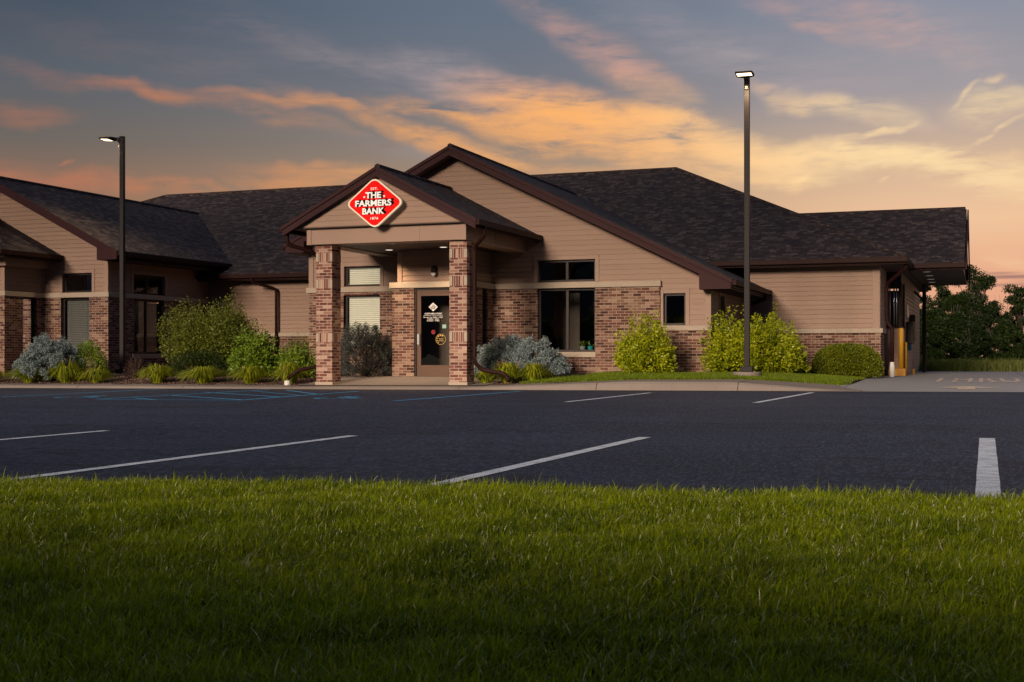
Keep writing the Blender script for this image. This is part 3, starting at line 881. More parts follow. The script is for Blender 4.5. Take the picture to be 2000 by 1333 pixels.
mm = MB()
for s, dz_, sz in (('THE', .04, .042), ('FARMERS', 0.0, .040), ('BANK', -.04, .042)):
    text_on(mm, s, sz, lambda v, dz_=dz_: (cx + v[0], ydc - .003, cz + dz_ + v[1]), offset=.001)
mm.build('diamond_lettering', M['signblack'], door)
zz = onY(846, 613, YV)[1]
dt('CUSTOMER HOURS', .052, cx, zz, offset=.0012)
MB().box(cx - .25, cx + .25, ydc - .001, ydc + .001, zz - .045, zz - .039).build('decal_line', M['decal'], door)
for k, s in enumerate(('Mon thru Thurs 8:00am - 5:00pm', 'Fri 8:00am - 6:00pm', 'Sat 8:00am - 12:00pm')): dt(s, .038, cx, zz - .085 - k * .042, offset=.0008)
# red no-smoking round, gold star round, teal sticker
def ring(cx_, cz_, r0, r1, y, n=28):
    q = MB()
    for k in range(n):
        a0, a1 = 2 * PI * k / n, 2 * PI * (k + 1) / n
        q.poly([(cx_ + r0 * math.cos(a0), y, cz_ + r0 * math.sin(a0)), (cx_ + r1 * math.cos(a0), y, cz_ + r1 * math.sin(a0)), (cx_ + r1 * math.cos(a1), y, cz_ + r1 * math.sin(a1)), (cx_ + r0 * math.cos(a1), y, cz_ + r0 * math.sin(a1))])
    return q
rc = onY(845.5, 649, YV + .05)
q = ring(rc[0], rc[1], .032, .048, ydc); q.poly([(rc[0] - .035, ydc - .001, rc[1] + .025), (rc[0] - .025, ydc - .001, rc[1] + .035), (rc[0] + .035, ydc - .001, rc[1] - .025), (rc[0] + .025, ydc - .001, rc[1] - .035)])
q.build('no_smoking_decal', M['reddecal'], door)
gc = onY(860, 663, YV + .05)
q = ring(gc[0], gc[1], .122, .130, ydc)
for k, an in enumerate((62, 95, 130, 165, 200, 232)):
    sx, sz = gc[0] + .095 * math.cos(math.radians(an)), gc[1] + .095 * math.sin(math.radians(an)); r = .03 if k < 3 else .022
    q.poly([(sx + (r if j % 2 == 0 else r * .42) * math.sin(j * PI / 5), ydc, sz + (r if j % 2 == 0 else r * .42) * math.cos(j * PI / 5)) for j in range(10)])
text_on(q, 'Member', .036, lambda v: (gc[0] + .01 + v[0], ydc, gc[1] + .01 + v[1]), offset=.0008)
text_on(q, 'Rewards', .036, lambda v: (gc[0] + .01 + v[0], ydc, gc[1] - .035 + v[1]), offset=.0008)
q.build('gold_star_decal', M['gold'], door)
tc = onY(867, 638, YV + .05)
MB().box(tc[0] - .05, tc[0] + .05, ydc - .001, ydc + .001, tc[1] - .045, tc[1] + .045).build('teal_sticker', M['teal'], door)

# --- portico
YC = 25.25
cols = [(-14.31, .10), (-10.99, .12)]
def colmat():
    """column brick: running bond with soldier bands between stone corners"""
    m, gg, b, o = newmat('column_brick')
    vec, u, z, ge = wallcoord(gg)
    nt_ = m.node_tree
    def bt(vecs, bw, rh, off):
        t = gg.n('ShaderNodeTexBrick'); t.offset = off
        gg.put(t.inputs['Vector'], vecs)
        t.inputs['Color1'].default_value = (0, 0, 0, 1); t.inputs['Color2'].default_value = (1, 1, 1, 1); t.inputs['Mortar'].default_value = (.5, .5, .5, 1)
        t.inputs['Scale'].default_value = 1; t.inputs['Mortar Size'].default_value = .0055; t.inputs['Mortar Smooth'].default_value = .15
        t.inputs['Brick Width'].default_value = bw; t.inputs['Row Height'].default_value = rh
        return t
    t1 = bt(gg.v('ADD', vec, (.11, .0, 0)), .2032, .0677, .5)
    t2 = bt(gg.comb(gg.m('ADD', z, .05), gg.m('ADD', u, .017), 0.0), .9, .0555, 0.0)
    col1, f1 = t1.outputs['Color'], t1.outputs['Fac']
    # soldier zones by height
    zn = None
    for (za, zb) in SOLD:
        k = gg.m('MULTIPLY', gg.m('GREATER_THAN', z, za), gg.m('LESS_THAN', z, zb)); zn = k if zn is None else gg.m('ADD', zn, k)
    n = gg.noise(ge.outputs['Position'], 45, 4, .7)
    rc_ = gg.mix(zn, col1, t2.outputs['Color']); fc = gg.mix(zn, f1, t2.outputs['Fac'])
    col = gg.ramp(rc_, [(i / 4, c) for i, c in enumerate([(.11, .035, .026, 1), (.17, .058, .042, 1), (.23, .085, .06, 1), (.33, .18, .13, 1), (.50, .33, .25, 1)])])
    col = gg.mix(gg.m('MULTIPLY', gg.mr(n, .5, .72), gg.m('MULTIPLY_ADD', rc_, .6, .08)), col, (.55, .36, .28, 1))
    col = gg.mix(fc, col, (.58, .49, .40, 1))
    gg.put(b.inputs['Base Color'], col); b.inputs['Roughness'].default_value = .85; b.inputs['Specular IOR Level'].default_value = .25
    bump(gg, b, gg.m('ADD', gg.m('MULTIPLY', fc, -1.0), gg.m('MULTIPLY', n, .35)), .8, .008)
    return m
def zc_(py): return CH + (695 - py) * 28.62 / FPX
SOLD = [(zc_(512), zc_(494.5)), (zc_(564), zc_(546)), (zc_(669), zc_(651))]
M['colbrick'] = colmat()
for (x0, zb) in cols:
    x1 = x0 + .41; y1 = YC + .41
    c_ = MB(); c_.box(x0, x1, YC, y1, zb + .05, 3.27); col_o = c_.build('brick_column', M['colbrick'], bank, bevel=.004)
    m = MB(); m.box(x0 - .02, x1 + .02, YC - .02, y1 + .02, zb - .1, zb + .05); m.build('column_base', M['stone'], col_o, bevel=.01)
    m = MB()
    for (za, zb_) in SOLD:
        for (xa, xb, ya, yb) in ((x0 - .004, x0 + .065, YC - .004, YC + .065), (x1 - .065, x1 + .004, YC - .004, YC + .065), (x0 - .004, x0 + .065, y1 - .065, y1 + .004), (x1 - .065, x1 + .004, y1 - .065, y1 + .004)):
            m.box(xa, xb, ya, yb, za + .006, zb_ - .004)
    m.each('corner_stone', M['stone'], col_o, bevel=.003)
# beams (front, two sides) and ceiling
BX0, BX1 = -14.46, -10.55
m = MB(); m.box(BX0, BX1, 25.12, 25.6, 3.275, 3.63); m.box(BX0, BX0 + .42, 25.6, YM, 3.276, 3.629); m.box(BX1 - .42, BX1, 25.6, YM, 3.276, 3.629)
m.each('portico_beam', M['trim'], bank, bevel=.004)
m = MB()
m.box(BX0 - .012, BX0 + .1, 25.105, 25.2, 3.27, 3.632); m.box(BX1 - .1, BX1 + .012, 25.105, 25.2, 3.27, 3.632)
m.box(-11.66, -11.655, 25.112, 25.13, 3.275, 3.63); m.box(BX1 + .001, BX1 + .008, 26.9, 26.905, 3.276, 3.63)
m.each('beam_trim', M['trim'], bank)
m = MB(); m.box(BX0 + .4, BX1 - .4, 25.55, YM, 3.30, 3.34); m.build('portico_ceiling', M['soffit'], bank)
PR = lambda x: 4.93 - .523 * abs(x + 12.57)
siding('gable_siding', 'Y', 25.0, -1, [(-14.78, 3.655), (-10.36, 3.655), (-10.36, PR(-10.36) - .13), (-12.57, 4.79), (-14.78, PR(-14.78) - .13)], label='flat tan gable face behind the red sign', GAP=.001)
m = MB(); m.box(-14.8, -10.34, 25.0, 25.3, 3.632, 3.654); m.box(BX1, -10.26, 25.3, YM, 3.632, 3.65); m.box(-14.86, BX0, 25.3, YM, 3.632, 3.65)
m.each('soffit', M['soffit'], bank)

# --- roofs
def roofpart(name, polys, t=.05, label=None):
    for p in polys:
        m = MB(); m.slab(p, t); m.build(name, M['roof'], bank, label)
S = .478
roofpart('main_roof', [
    [(-37.2, 33.0, 3.26), (-1.93, 33.0, 3.26), (-9.54, 40.61, 6.898), (-29.6, 40.61, 6.898)],
    [(-1.93, 33.0, 3.26), (-1.93, 48.22, 3.26), (-9.54, 40.61, 6.898)],
    [(-1.93, 48.22, 3.26), (-37.2, 48.22, 3.26), (-29.6, 40.61, 6.898), (-9.54, 40.61, 6.898)],
    [(-37.2, 48.22, 3.26), (-37.2, 33.0, 3.26), (-29.6, 40.61, 6.898)]], label='long dark hipped roof over the main block')
yvg = 33.0 + (3.652 - 3.26) / S
roofpart('gable_roof', [
    [(-12.41, 28.5, 5.95), (-5.4, 28.5, 2.501), (-5.4, 33.585, 2.501), (-7.51, 33.585, 3.539), (-12.41, 38.63, 5.95)],
    [(-12.41, 38.63, 5.95), (-17.08, yvg, 3.652), (-17.08, 28.5, 3.652), (-12.41, 28.5, 5.95)]], label='tall middle gable roof behind the portico')
roofpart('portico_roof', [
    [(-12.57, 24.85, 4.93), (-10.22, 24.85, 3.701), (-10.22, YM, 3.701), (-12.57, YM, 4.93)],
    [(-12.57, YM, 4.93), (-14.92, YM, 3.701), (-14.92, 24.85, 3.701), (-12.57, 24.85, 4.93)]], label='small gable roof of the entrance portico')
WR = lambda x: 5.88 - .501 * abs(x + 26.65)
yvw = 33.0 + (3.63 - 3.26) / S
roofpart('wing_roof', [
    [(-26.65, 28.2, 5.88), (-22.16, 28.2, 3.63), (-22.16, yvw, 3.63), (-26.65, 38.48, 5.88)],
    [(-26.65, 38.48, 5.88), (-31.14, yvw, 3.63), (-31.14, 28.2, 3.63), (-26.65, 28.2, 5.88)]], label='gable roof of the left wing')
roofpart('bay_roof', [
    [(-24.5, 26.4, 3.6), (-24.5, 28.76, 3.6), (-27.2, 28.76, 4.95), (-27.2, 29.1, 4.95)][:3] + [(-26.85, 28.76, 4.775)],
    [(-24.5, 26.4, 3.6), (-26.85, 28.75, 4.775), (-29.2, 26.4, 3.6)],
    [(-29.2, 26.4, 3.6), (-26.85, 28.75, 4.775), (-29.2, 28.75, 3.6)]], label='low hipped roof at the far left')
roofpart('canopy_roof', [
    [(-6.5, 35.8, 3.267), (-.52, 35.8, 3.267), (-.52, 39.86, 5.13), (-6.5, 39.86, 5.13)],
    [(-6.5, 39.86, 5.13), (-.52, 39.86, 5.13), (-.52, 43.92, 3.267), (-6.5, 43.92, 3.267)]], label='gable roof of the drive-through canopy')
# ridge and hip caps
m = MB()
def cap(p, q): m.tube([p, q], .07, 6)
cap((-9.54, 40.61, 6.90), (-29.6, 40.61, 6.90)); cap((-1.95, 33.02, 3.275), (-9.54, 40.61, 6.90)); cap((-29.6, 40.61, 6.9), (-37.2, 33, 3.27))
cap((-26.65, 28.2, 5.875), (-26.65, 38.4, 5.875)); cap((-12.57, 24.87, 4.925), (-12.57, YM, 4.925)); cap((-12.41, 28.52, 5.945), (-12.41, 38.6, 5.945)); cap((-6.4, 39.86, 5.13), (-.55, 39.86, 5.13))
cap((-24.52, 26.42, 3.61), (-26.85, 28.7, 4.77))
m.each('ridge_cap', M['roof'], bank)
# rakes, fascias
def rake(m, x0, z0, x1, z1, y0, y1, h, drop=.035):
    m.slab([(x0, y0, z0 - drop), (x1, y0, z1 - drop), (x1, y1, z1 - drop), (x0, y1, z0 - drop)], h)
m = MB()
rake(m, -12.41, 5.95, -5.42, 2.51, 28.47, 28.51, .21); rake(m, -17.06, 3.66, -12.41, 5.95, 28.47, 28.51, .21)
rake(m, -12.57, 4.93, -10.2, 3.69, 24.82, 24.87, .19); rake(m, -14.94, 3.69, -12.57, 4.93, 24.82, 24.87, .19)
rake(m, -26.65, 5.88, -22.14, 3.62, 28.17, 28.21, .21); rake(m, -31.14, 3.63, -26.65, 5.88, 28.17, 28.21, .21)
# upper drip moulding
rake(m, -12.41, 5.965, -5.38, 2.505, 28.44, 28.469, .09, .02); rake(m, -17.1, 3.655, -12.41, 5.965, 28.44, 28.469, .09, .02)
rake(m, -12.57, 4.945, -10.17, 3.69, 24.79, 24.819, .08, .02); rake(m, -14.97, 3.69, -12.57, 4.945, 24.79, 24.819, .08, .02)
rake(m, -26.65, 5.895, -22.11, 3.62, 28.14, 28.169, .09, .02)
# eave returns
m.poly([(-6.1, 28.49, 2.63), (-6.1, 28.49, 2.33), (-5.42, 28.49, 2.30), (-5.42, 28.49, 2.33)])
m.slab([(-6.15, 28.465, RZ(-6.15) - .2), (-5.43, 28.465, RZ(-5.43) - .2), (-5.43, 28.465, 2.27), (-6.15, 28.465, 2.27)], 0, (0, .45, 0))
m.slab([(-17.05, 28.465, RZ(-17.05) - .2), (-16.5, 28.465, RZ(-16.5) - .2), (-16.5, 28.465, 3.42), (-17.05, 28.465, 3.42)], 0, (0, .45, 0))
m.slab([(-22.8, 28.165, WR(-22.8) - .2), (-22.16, 28.165, WR(-22.16) - .2), (-22.16, 28.165, 3.38), (-22.8, 28.165, 3.38)], 0, (0, .55, 0))
# canopy gable edge
m.slab([(-.50, 35.78, 3.25), (-.50, 39.86, 5.11), (-.50, 39.86, 4.92), (-.50, 35.78, 3.06)], 0, (.04, 0, 0)); m.slab([(-.50, 39.86, 5.11), (-.50, 43.94, 3.25), (-.50, 43.94, 3.06), (-.50, 39.86, 4.92)], 0, (.04, 0, 0))
m.each('rake_board', M['maroon'], bank, bevel=.004)
siding('gable_siding', 'X', -.62, 1, [(35.9, 3.1), (43.8, 3.1), (39.86, 4.95)])
# sloped soffits under the rakes
m = MB()
m.slab([(-12.41, 28.51, 5.77), (-5.45, 28.51, 2.34), (-5.45, YM, 2.34), (-12.41, YM, 5.77)], .02)
m.slab([(-17.05, 28.51, 3.47), (-12.41, 28.51, 5.77), (-12.41, YM, 5.77), (-17.05, YM, 3.47)], .02)
m.slab([(-26.65, 28.21, 5.69), (-22.2, 28.21, 3.45), (-22.2, 28.76, 3.45), (-26.65, 28.76, 5.69)], .02)
m.slab([(-31.1, 28.21, 3.45), (-26.65, 28.21, 5.69), (-26.65, 28.76, 5.69), (-31.1, 28.76, 3.45)], .02)
m.box(-6.0, -5.42, 28.53, 33.58, 2.27, 2.29); m.box(-17.05, -16.58, 28.53, 33.5, 3.40, 3.42)
m.box(-22.9, -22.2, 28.3, 33.6, 3.38, 3.40); m.box(-36, -17.0, 33.03, 33.6, 3.06, 3.08); m.box(-6.0, -1.97, 33.03, 33.6, 3.06, 3.08)
m.box(-2.52, -1.97, 33.6, 48, 3.06, 3.08); m.box(-26.5, -24.53, 26.45, 28.7, 3.40, 3.42)
m.box(-5.5, -.56, 35.85, 43.9, 3.075, 3.10)
m.each('soffit', M['soffit'], bank)
# gutters and fascia along the eaves
m = MB()
def gut_x(x0, x1, y, z): m.box(x0, x1, y - .11, y - .005, z - .15, z - .02); m.box(x0, x1, y + .0, y + .03, z - .2, z - .05)
def gut_y(x, y0, y1, z): m.box(x + .005, x + .11, y0, y1, z - .15, z - .02); m.box(x - .03, x, y0, y1, z - .2, z - .05)
gut_x(-23.0, -17.0, 33.0, 3.26); gut_x(-7.0, -1.82, 33.0, 3.26); gut_y(-1.93, 33.03, 48, 3.26)
gut_y(-5.4, 28.47, 33.58, 2.50); gut_y(-10.22, 24.82, YM - .02, 3.70); gut_y(-22.16, 28.18, 33.7, 3.63); gut_y(-24.5, 26.3, 28.74, 3.60); gut_x(-29, -24.4, 26.4, 3.6)
gut_x(-1.93, -.5, 35.8, 3.267)
m.box(-15.03, -14.925, 24.82, YM, 3.55, 3.68); m.box(-17.19, -17.085, 28.47, 33.7, 3.50, 3.63)
m.each('gutter', M['gutter'], bank, bevel=.012)

# --- main block walls
YR = 33.6
siding('siding_wall', 'Y', YR, -1, [(-23.0, LT - .02), (-16.5, LT - .02), (-16.5, 3.08), (-23.0, 3.08)], label='shaded recessed siding between the wings')
brick('brick_wall', 'Y', YR - .04, -1, [(-23.0, BG), (-16.5, BG), (-16.5, LB), (-23, LB)])
siding('siding_wall', 'Y', YR, -1, [(-6.0, LT), (-2.6, LT), (-2.6, 3.08), (-6, 3.08)], label='tan siding of the right-hand block')
brick('brick_wall', 'Y', YR - .06, -1, [(-6, 0), (-2.51, 0), (-2.51, LB), (-6, LB)])
brick('brick_wall', 'X', -2.51, 1, [(YR - .06, 0), (34.7, 0), (34.7, LB), (YR - .06, LB)])
siding('siding_wall', 'X', -2.57, 1, [(YR, LT), (36.2, LT), (36.2, 3.08), (YR, 3.08)])
siding('siding_wall', 'X', -2.62, 1, [(34.7, 0.1), (36.2, 0.1), (36.2, LT), (34.7, LT)])
m = MB(); m.box(-23, -16.5, YR - .1, YR, LB, LT); m.box(-6.0, -2.46, YR - .11, YR, LB, LT); m.box(-2.6, -2.461, YR, 34.72, LB, LT)
m.each('stone_band', M['stone'], bank, bevel=.006)
m = MB(); m.box(-2.72, -2.54, YR - .035, YR + .0, LT, 3.07); m.box(-2.569, -2.53, YR, YR + .14, LT, 3.07); m.box(-5.99, -5.88, YR - .03, YR, LT, 3.07); m.each('corner_board', M['trim'], bank, bevel=.003)
# left recess: small window behind the big shrub
window('Y', YR - .1, -1, -22.55, -22.1, LT + .02, 2.30, depth=.0)
# drive-up bay on the east side
XA = -2.2; Y0 = 36.2
siding('siding_wall', 'Y', Y0, -1, [(-2.6, .1), (XA, .1), (XA, 1.5), (-2.6, 1.5)])
siding('siding_wall', 'X', XA, 1, [(Y0, .1), (47, .1), (47, 3.08), (Y0, 3.08)], [(36.3, 38.2, 1.5, 2.85)])
m = MB(); m.box(-2.62, XA + .02, Y0 - .03, Y0 + .1, 1.5, 1.55); m.box(XA - .02, XA + .03, Y0 - .03, Y0 + .08, 1.55, 3.07); m.box(-2.62, -2.5, Y0 - .03, Y0 + .05, 1.55, 3.07); m.box(-2.62, XA, Y0 - .02, Y0 + .05, 2.9, 3.07)
m.each('bay_frame', M['gutter'], bank, bevel=.004)
m = MB(); 
for x in (-2.47, -2.36, -2.29): m.tube([(x, Y0 - .01, 1.56), (x, Y0 - .01, 2.9)], .018, 10)
m.each('window_mullion', M['metal'], bank, smooth=True)
MB().poly([(-2.6, Y0 + .02, 1.55), (XA, Y0 + .02, 1.55), (XA, Y0 + .02, 2.9), (-2.6, Y0 + .02, 2.9)]).build('pane', M['glass'], bank)
window('X', XA, 1, 36.3, 38.2, 1.5, 2.85, mull=1, depth=.0)
m = MB(); m.box(XA + .03, XA + .24, 38.6, 39.0, 1.1, 1.75); m.box(XA + .03, XA + .2, 40.2, 40.6, 1.2, 2.0); m.each('teller_drawer', M['frame'], bank, bevel=.02)
MB().box(XA + .03, XA + .14, 39.3, 39.7, .9, 1.3).build('deposit_box', plain('blue_panel', (.06, .20, .36), .4), bank, bevel=.01)
MB().box(XA + .028, XA + .05, 38.65, 39.6, 1.9, 2.25).build('notice_plate', M['pvc'], bank)
# canopy post
px_, py_ = -1.87, 43.2
m = MB(); m.box(px_ - .06, px_ + .06, py_ - .06, py_ + .06, .15, 3.08); m.slab([(px_ - .5, py_ - .06, 3.0), (px_ - .42, py_ - .06, 3.0), (px_, py_ - .06, 2.6), (px_, py_ - .06, 2.5)], 0, (0, .1, 0))
m.build('canopy_post', M['pole'], bank, bevel=.006)
# back and far walls (close the shell)
m = MB(); m.box(-36.5, -2.3, 47.0, 47.2, 0, 3.08); m.box(-36.6, -36.5, 33.7, 47, 0, 3.08); m.box(-36.5, -30.5, 33.6, 33.7, 0, 3.08)
m.each('back_wall', M['trim'], bank)

# --- left wing
YW = 28.76; XW = -22.9
w1u = (onY(123, 540, YW)[0], onY(180.5, 540, YW)[0], BT + .01, onY(150, 534, YW)[1])
w1l = (onY(122, 600, YW)[0], onY(178, 600, YW)[0], .9, BB - .002)
siding('siding_wall', 'Y', YW, -1, [(-31, BT), (XW, BT), (XW, WR(XW) - .19), (-26.65, 5.69), (-31, WR(-31) - .19)], [w1u], label='tan lap siding of the left wing gable')
brick('brick_wall', 'Y', YW - .07, -1, [(-25.1, 0), (XW + .07, 0), (XW + .07, BB), (-25.1, BB)], [w1l])
def ux(px0, px1, X): return onX(px0, 600, X)[0], onX(px1, 600, X)[0]
a2, b2 = ux(259.5, 321, XW); w2u = (a2, b2, BT + .01, onX(285, 538, XW)[1])
a2, b2 = ux(261, 320, XW + .07); w2l = (a2, b2, .80, BB - .002)
siding('siding_wall', 'X', XW, 1, [(YW, BT), (YR, BT), (YR, 3.40), (YW, 3.40)], [w2u], label='shaded east side of the left wing')
brick('brick_wall', 'X', XW + .07, 1, [(YW - .07, 0), (YR, 0), (YR, BB), (YW - .07, BB)], [w2l])
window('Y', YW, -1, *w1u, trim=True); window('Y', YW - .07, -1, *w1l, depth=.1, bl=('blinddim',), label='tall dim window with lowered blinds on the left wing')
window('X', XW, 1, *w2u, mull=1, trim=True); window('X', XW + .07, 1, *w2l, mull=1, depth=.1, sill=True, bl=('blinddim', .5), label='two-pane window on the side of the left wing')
YL, XL = 27.2, -25.1
a3, b3 = ux(45, 72, XL + .05); w3 = (a3, b3, .75, BB - .002)
siding('siding_wall', 'X', XL, 1, [(YL, BT), (YW, BT), (YW, 3.2), (YL, 3.2)])
brick('brick_wall', 'X', XL + .05, 1, [(YL - .05, 0), (YW, 0), (YW, BB), (YL - .05, BB)], [w3])
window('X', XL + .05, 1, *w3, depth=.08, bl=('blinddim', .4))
siding('siding_wall', 'Y', YL, -1, [(-29, BT), (XL, BT), (XL, 3.2), (-29, 3.2)])
brick('brick_wall', 'Y', YL - .05, -1, [(-29, 0), (XL + .05, 0), (XL + .05, BB), (-29, BB)])
m = MB(); m.box(-29.0, XL + .22, YL - .2, YW - .001, 3.2, 3.41); m.build('frieze_box', M['trim'], bank, bevel=.004)
m = MB(); m.box(XL + .006, XW + .11, YW - .115, YW - .001, BB, BT); m.box(XW, XW + .111, YW, YR - .01, BB, BT); m.box(XL, XL + .095, YL - .09, YW - .116, BB, BT); m.box(-29, XL - .001, YL - .09, YL, BB, BT)
m.each('stone_band', M['stone'], bank, bevel=.006)
m = MB(); m.box(XW - .12, XW + .035, YW - .035, YW - .0, BT, 3.38); m.box(XW, XW + .035, YW, YW + .12, BT, 3.38); m.box(XL - .1, XL + .03, YL - .03, YL, BT, 3.2); m.box(XL, XL + .03, YL, YL + .1, BT, 3.2); m.box(XL + .001, XL + .03, YW - .1, YW - .03, BT, 3.2)
m.each('corner_board', M['trim'], bank, bevel=.003)
m = MB(); m.box(-30, -23.6, 31.4, 31.5, 0, 3.4); m.box(-25.4, -25.3, 28.9, 31.4, 0, 3.4); m.each('interior_wall', M['dark'], bank)
m = MB(); m.box(-37, -22.9, 28.6, 47, -.1, .12); m.box(-31.1, -31.0, 28.8, 33.7, 0, 3.5); m.box(-29.1, -29.0, 27.2, 28.8, 0, 3.4); m.build('floor_slab', M['dark'], bank)

# --- downspouts
def spout(pts, r=.045, foot=None, label=None):
    m = MB(); m.tube(pts, r, 8); return m.build('downspout', M['gutter'], bank, label, smooth=True)
def bend(P, n=5):
    """round the corners of a polyline"""
    P = [Vector(p) for p in P]; out_ = [P[0]]
    for a, b, c in zip(P[:-2], P[1:-1], P[2:]):
        r = min(.12, (b - a).length * .45, (c - b).length * .45)
        p, q = b + (a - b).normalized() * r, b + (c - b).normalized() * r
        for k in range(n + 1):
            t = k / n; out_.append(p * (1 - t) ** 2 + b * 2 * t * (1 - t) + q * t * t)
    out_.append(P[-1]); return out_
XP = -10.5
spout(bend([(-10.15, 25.2, 3.56), (-10.15, 25.2, 3.34), (XP, 25.5, 3.14), (XP, 25.5, .60), (-10.2, 25.2, .44), (-9.72, 24.98 + .35, .36), (-9.6, 25.25, .2)]), .048, label='maroon downspout curving out into the lilies')
spout(bend([(-14.98, 25.1, 3.55), (-14.98, 25.1, 3.3), (-14.55, 25.5, 3.15), (-14.5, 25.75, 3.0), (-14.5, 25.75, .50), (-14.9, 25.5, .42), (-15.15, 25.4, .22)]), .048)
MB().tube([(-15.15, 25.4, .05), (-15.15, 25.4, .17)], .075, 14).build('drain_pipe', M['pvc'], bank)
spout(bend([(-20.9, 32.93, 3.12), (-20.9, 32.95, 2.98), (-20.35, 33.45, 2.80), (-20.35, 33.45, .3)]))
spout(bend([(-5.34, 32.9, 2.37), (-5.34, 32.9, 2.25), (-5.9, 33.2, 2.05), (-5.88, 33.45, 1.95), (-5.88, 33.45, .3)]), .048)
spout([(-22.1, 33.2, 3.46), (-22.1, 33.2, 3.2)], .05)
xq, yq = onY(1724, 600, 34.2)[0] + .02, 34.2
spout(bend([(-1.87, 33.2, 3.12), (-1.87, 33.2, 2.98), (-2.40, 33.9, 2.60), (-2.40, 33.95, 1.65), (-2.26, 33.95, 1.45), (-2.26, 33.95, .55)]), .05, label='maroon downspout with white boot at the right corner')
m = MB(); m.tube([(-2.26, 33.95, .15), (-2.26, 33.95, .50)], .065, 14); m.tube([(-2.26, 33.95, .42), (-2.26, 33.95, .58)], .055, 14); m.each('drain_pipe', M['pvc'], bank)

# ------------------------------------------------------------ the sign
SX, SZ, SY = -12.565, 4.105, 24.97
def diamond(hw, hh, r, n=7):
    """rounded diamond outline"""
    P = [Vector((hw, 0)), Vector((0, hh)), Vector((-hw, 0)), Vector((0, -hh))]; o_ = []
    for i in range(4):
        a, b, c = P[i - 1], P[i], P[(i + 1) % 4]
        p, q = b + (a - b).normalized() * r, b + (c - b).normalized() * r
        for k in range(n + 1):
            t = k / n; o_.append(p * (1 - t) ** 2 + b * 2 * t * (1 - t) + q * t * t)
    return o_
sign = empty('diamond_sign', (SX, SY, SZ), 'red diamond sign with white raised bank lettering on the portico gable', 'sign')
def dslab(hw, hh, r, y0, y1, name, mat):
    m = MB(); m.slab([(SX + p.x, y0, SZ + p.y) for p in diamond(hw, hh, r)], 0, (0, y1 - y0, 0)); return m.build(name, mat, sign)
dslab(.715, .575, .155, 24.74, 24.80, 'rim', M['ivory'])
dslab(.667, .536, .14, 24.735, 24.7395, 'face', M['red'])
bk = MB(); bk.box(SX - .3, SX - .25, 24.80, 24.98, SZ - .2, SZ + .1); bk.box(SX + .25, SX + .3, 24.80, 24.98, SZ - .2, SZ + .1); bk.each('bracket', M['frame'], sign)
lines = (('THE', .170, .38, 1.0), ('FARMERS', -.005, .88, 1.02), ('BANK', -.180, .53, 1.05))
def fit(s, wd, hh, sp, off):
    V, F = textmesh(s, 1.0, offset=off, spacing=sp); x0 = min(v[0] for v in V); x1 = max(v[0] for v in V); z0 = min(v[1] for v in V); z1 = max(v[1] for v in V)
    return [((v[0] - (x0 + x1) / 2) * wd / (x1 - x0), (v[1] - (z0 + z1) / 2) * hh / (z1 - z0), v[2]) for v in V], F
def put(mb, V, F, y, cx_, cz_):
    i = len(mb.v); mb.v += [(cx_ + v[0], y, cz_ + v[1]) for v in V]; mb.f += [tuple(i + k for k in f) for f in F]
mm = MB(); ms = MB()
for s, dz_, wd, sp in lines:
    V, F = fit(s, wd, .137, sp, .028)
    put(mm, V, F, 24.70, SX - .01, SZ + dz_)
    for k in range(7): put(ms, V, F, 24.7345 - k * .0002, SX + k * .007, SZ + dz_ - .002 + k * .0045)  # cast shadow of the letters drawn as black copies shifted up and right
mm2 = MB()
for f in mm.f: pass
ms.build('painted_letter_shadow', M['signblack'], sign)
rl = mm.build('raised_letters', M['white'], sign); sm = rl.modifiers.new('thickness', 'SOLIDIFY'); sm.thickness = .02; sm.offset = 0
mm = MB()
V, F = fit('EST.', .17, .052, 1.1, .012); put(mm, V, F, 24.728, SX, SZ + .315)
V, F = fit('1876', .19, .055, 1.1, .012); put(mm, V, F, 24.728, SX, SZ - .335)
for sx in (-.245, .24): mm.poly([(SX + sx + .022 * math.cos(k * PI / 4), 24.728, SZ + .14 + .022 * math.sin(k * PI / 4)) for k in range(8)])
mm.build('small_lettering', M['white'], sign)

# ------------------------------------------------------------ lights
def disk(m, c, r, z, n=16): m.poly([(c[0] + r * math.cos(2 * PI * k / n), c[1] + r * math.sin(2 * PI * k / n), z) for k in range(n)])
def downlight(x, y, z, label, grp, mat='downlight', r=.085):
    t = empty('recessed_light', (x, y, z), label, 'ceiling light', grp)
    m = MB(); m.tube([(x, y, z + .02), (x, y, z - .012)], r + .02, 18); m.build('trim_ring', M['pvc'], t)
    m = MB(); disk(m, (x, y), r, z - .014); m.build('lens', M[mat], t)
    if True:
        l = bpy.data.lights.new('downlight_glow', 'SPOT'); l.energy = 120 if mat == 'downlight' else 14; l.color = (1, .70, .42); l.shadow_soft_size = .07; l.spot_size = math.radians(110); l.spot_blend = .8
        lo = bpy.data.objects.new('downlight_glow', l); COL.objects.link(lo); lo.parent = t; lo.location = (0, 0, -.03)
def onZ(px, py, z):
    a = (px - 1000) / FPX; b = (695 - py) / FPX; zc = (z - CH) / b
    return zc * (a * CT - ST), zc * (CT + a * ST)
for (px, py, l) in ((764, 476, 'front recessed downlight in the portico ceiling left of centre'), (760, 488.5, 'rear recessed downlight in the portico ceiling left of centre'), (866, 483, 'recessed downlight in the portico ceiling beside the right column')):
    x, y = onZ(px, py, 3.29); downlight(x, y, 3.298, l, 'portico ceiling lights')
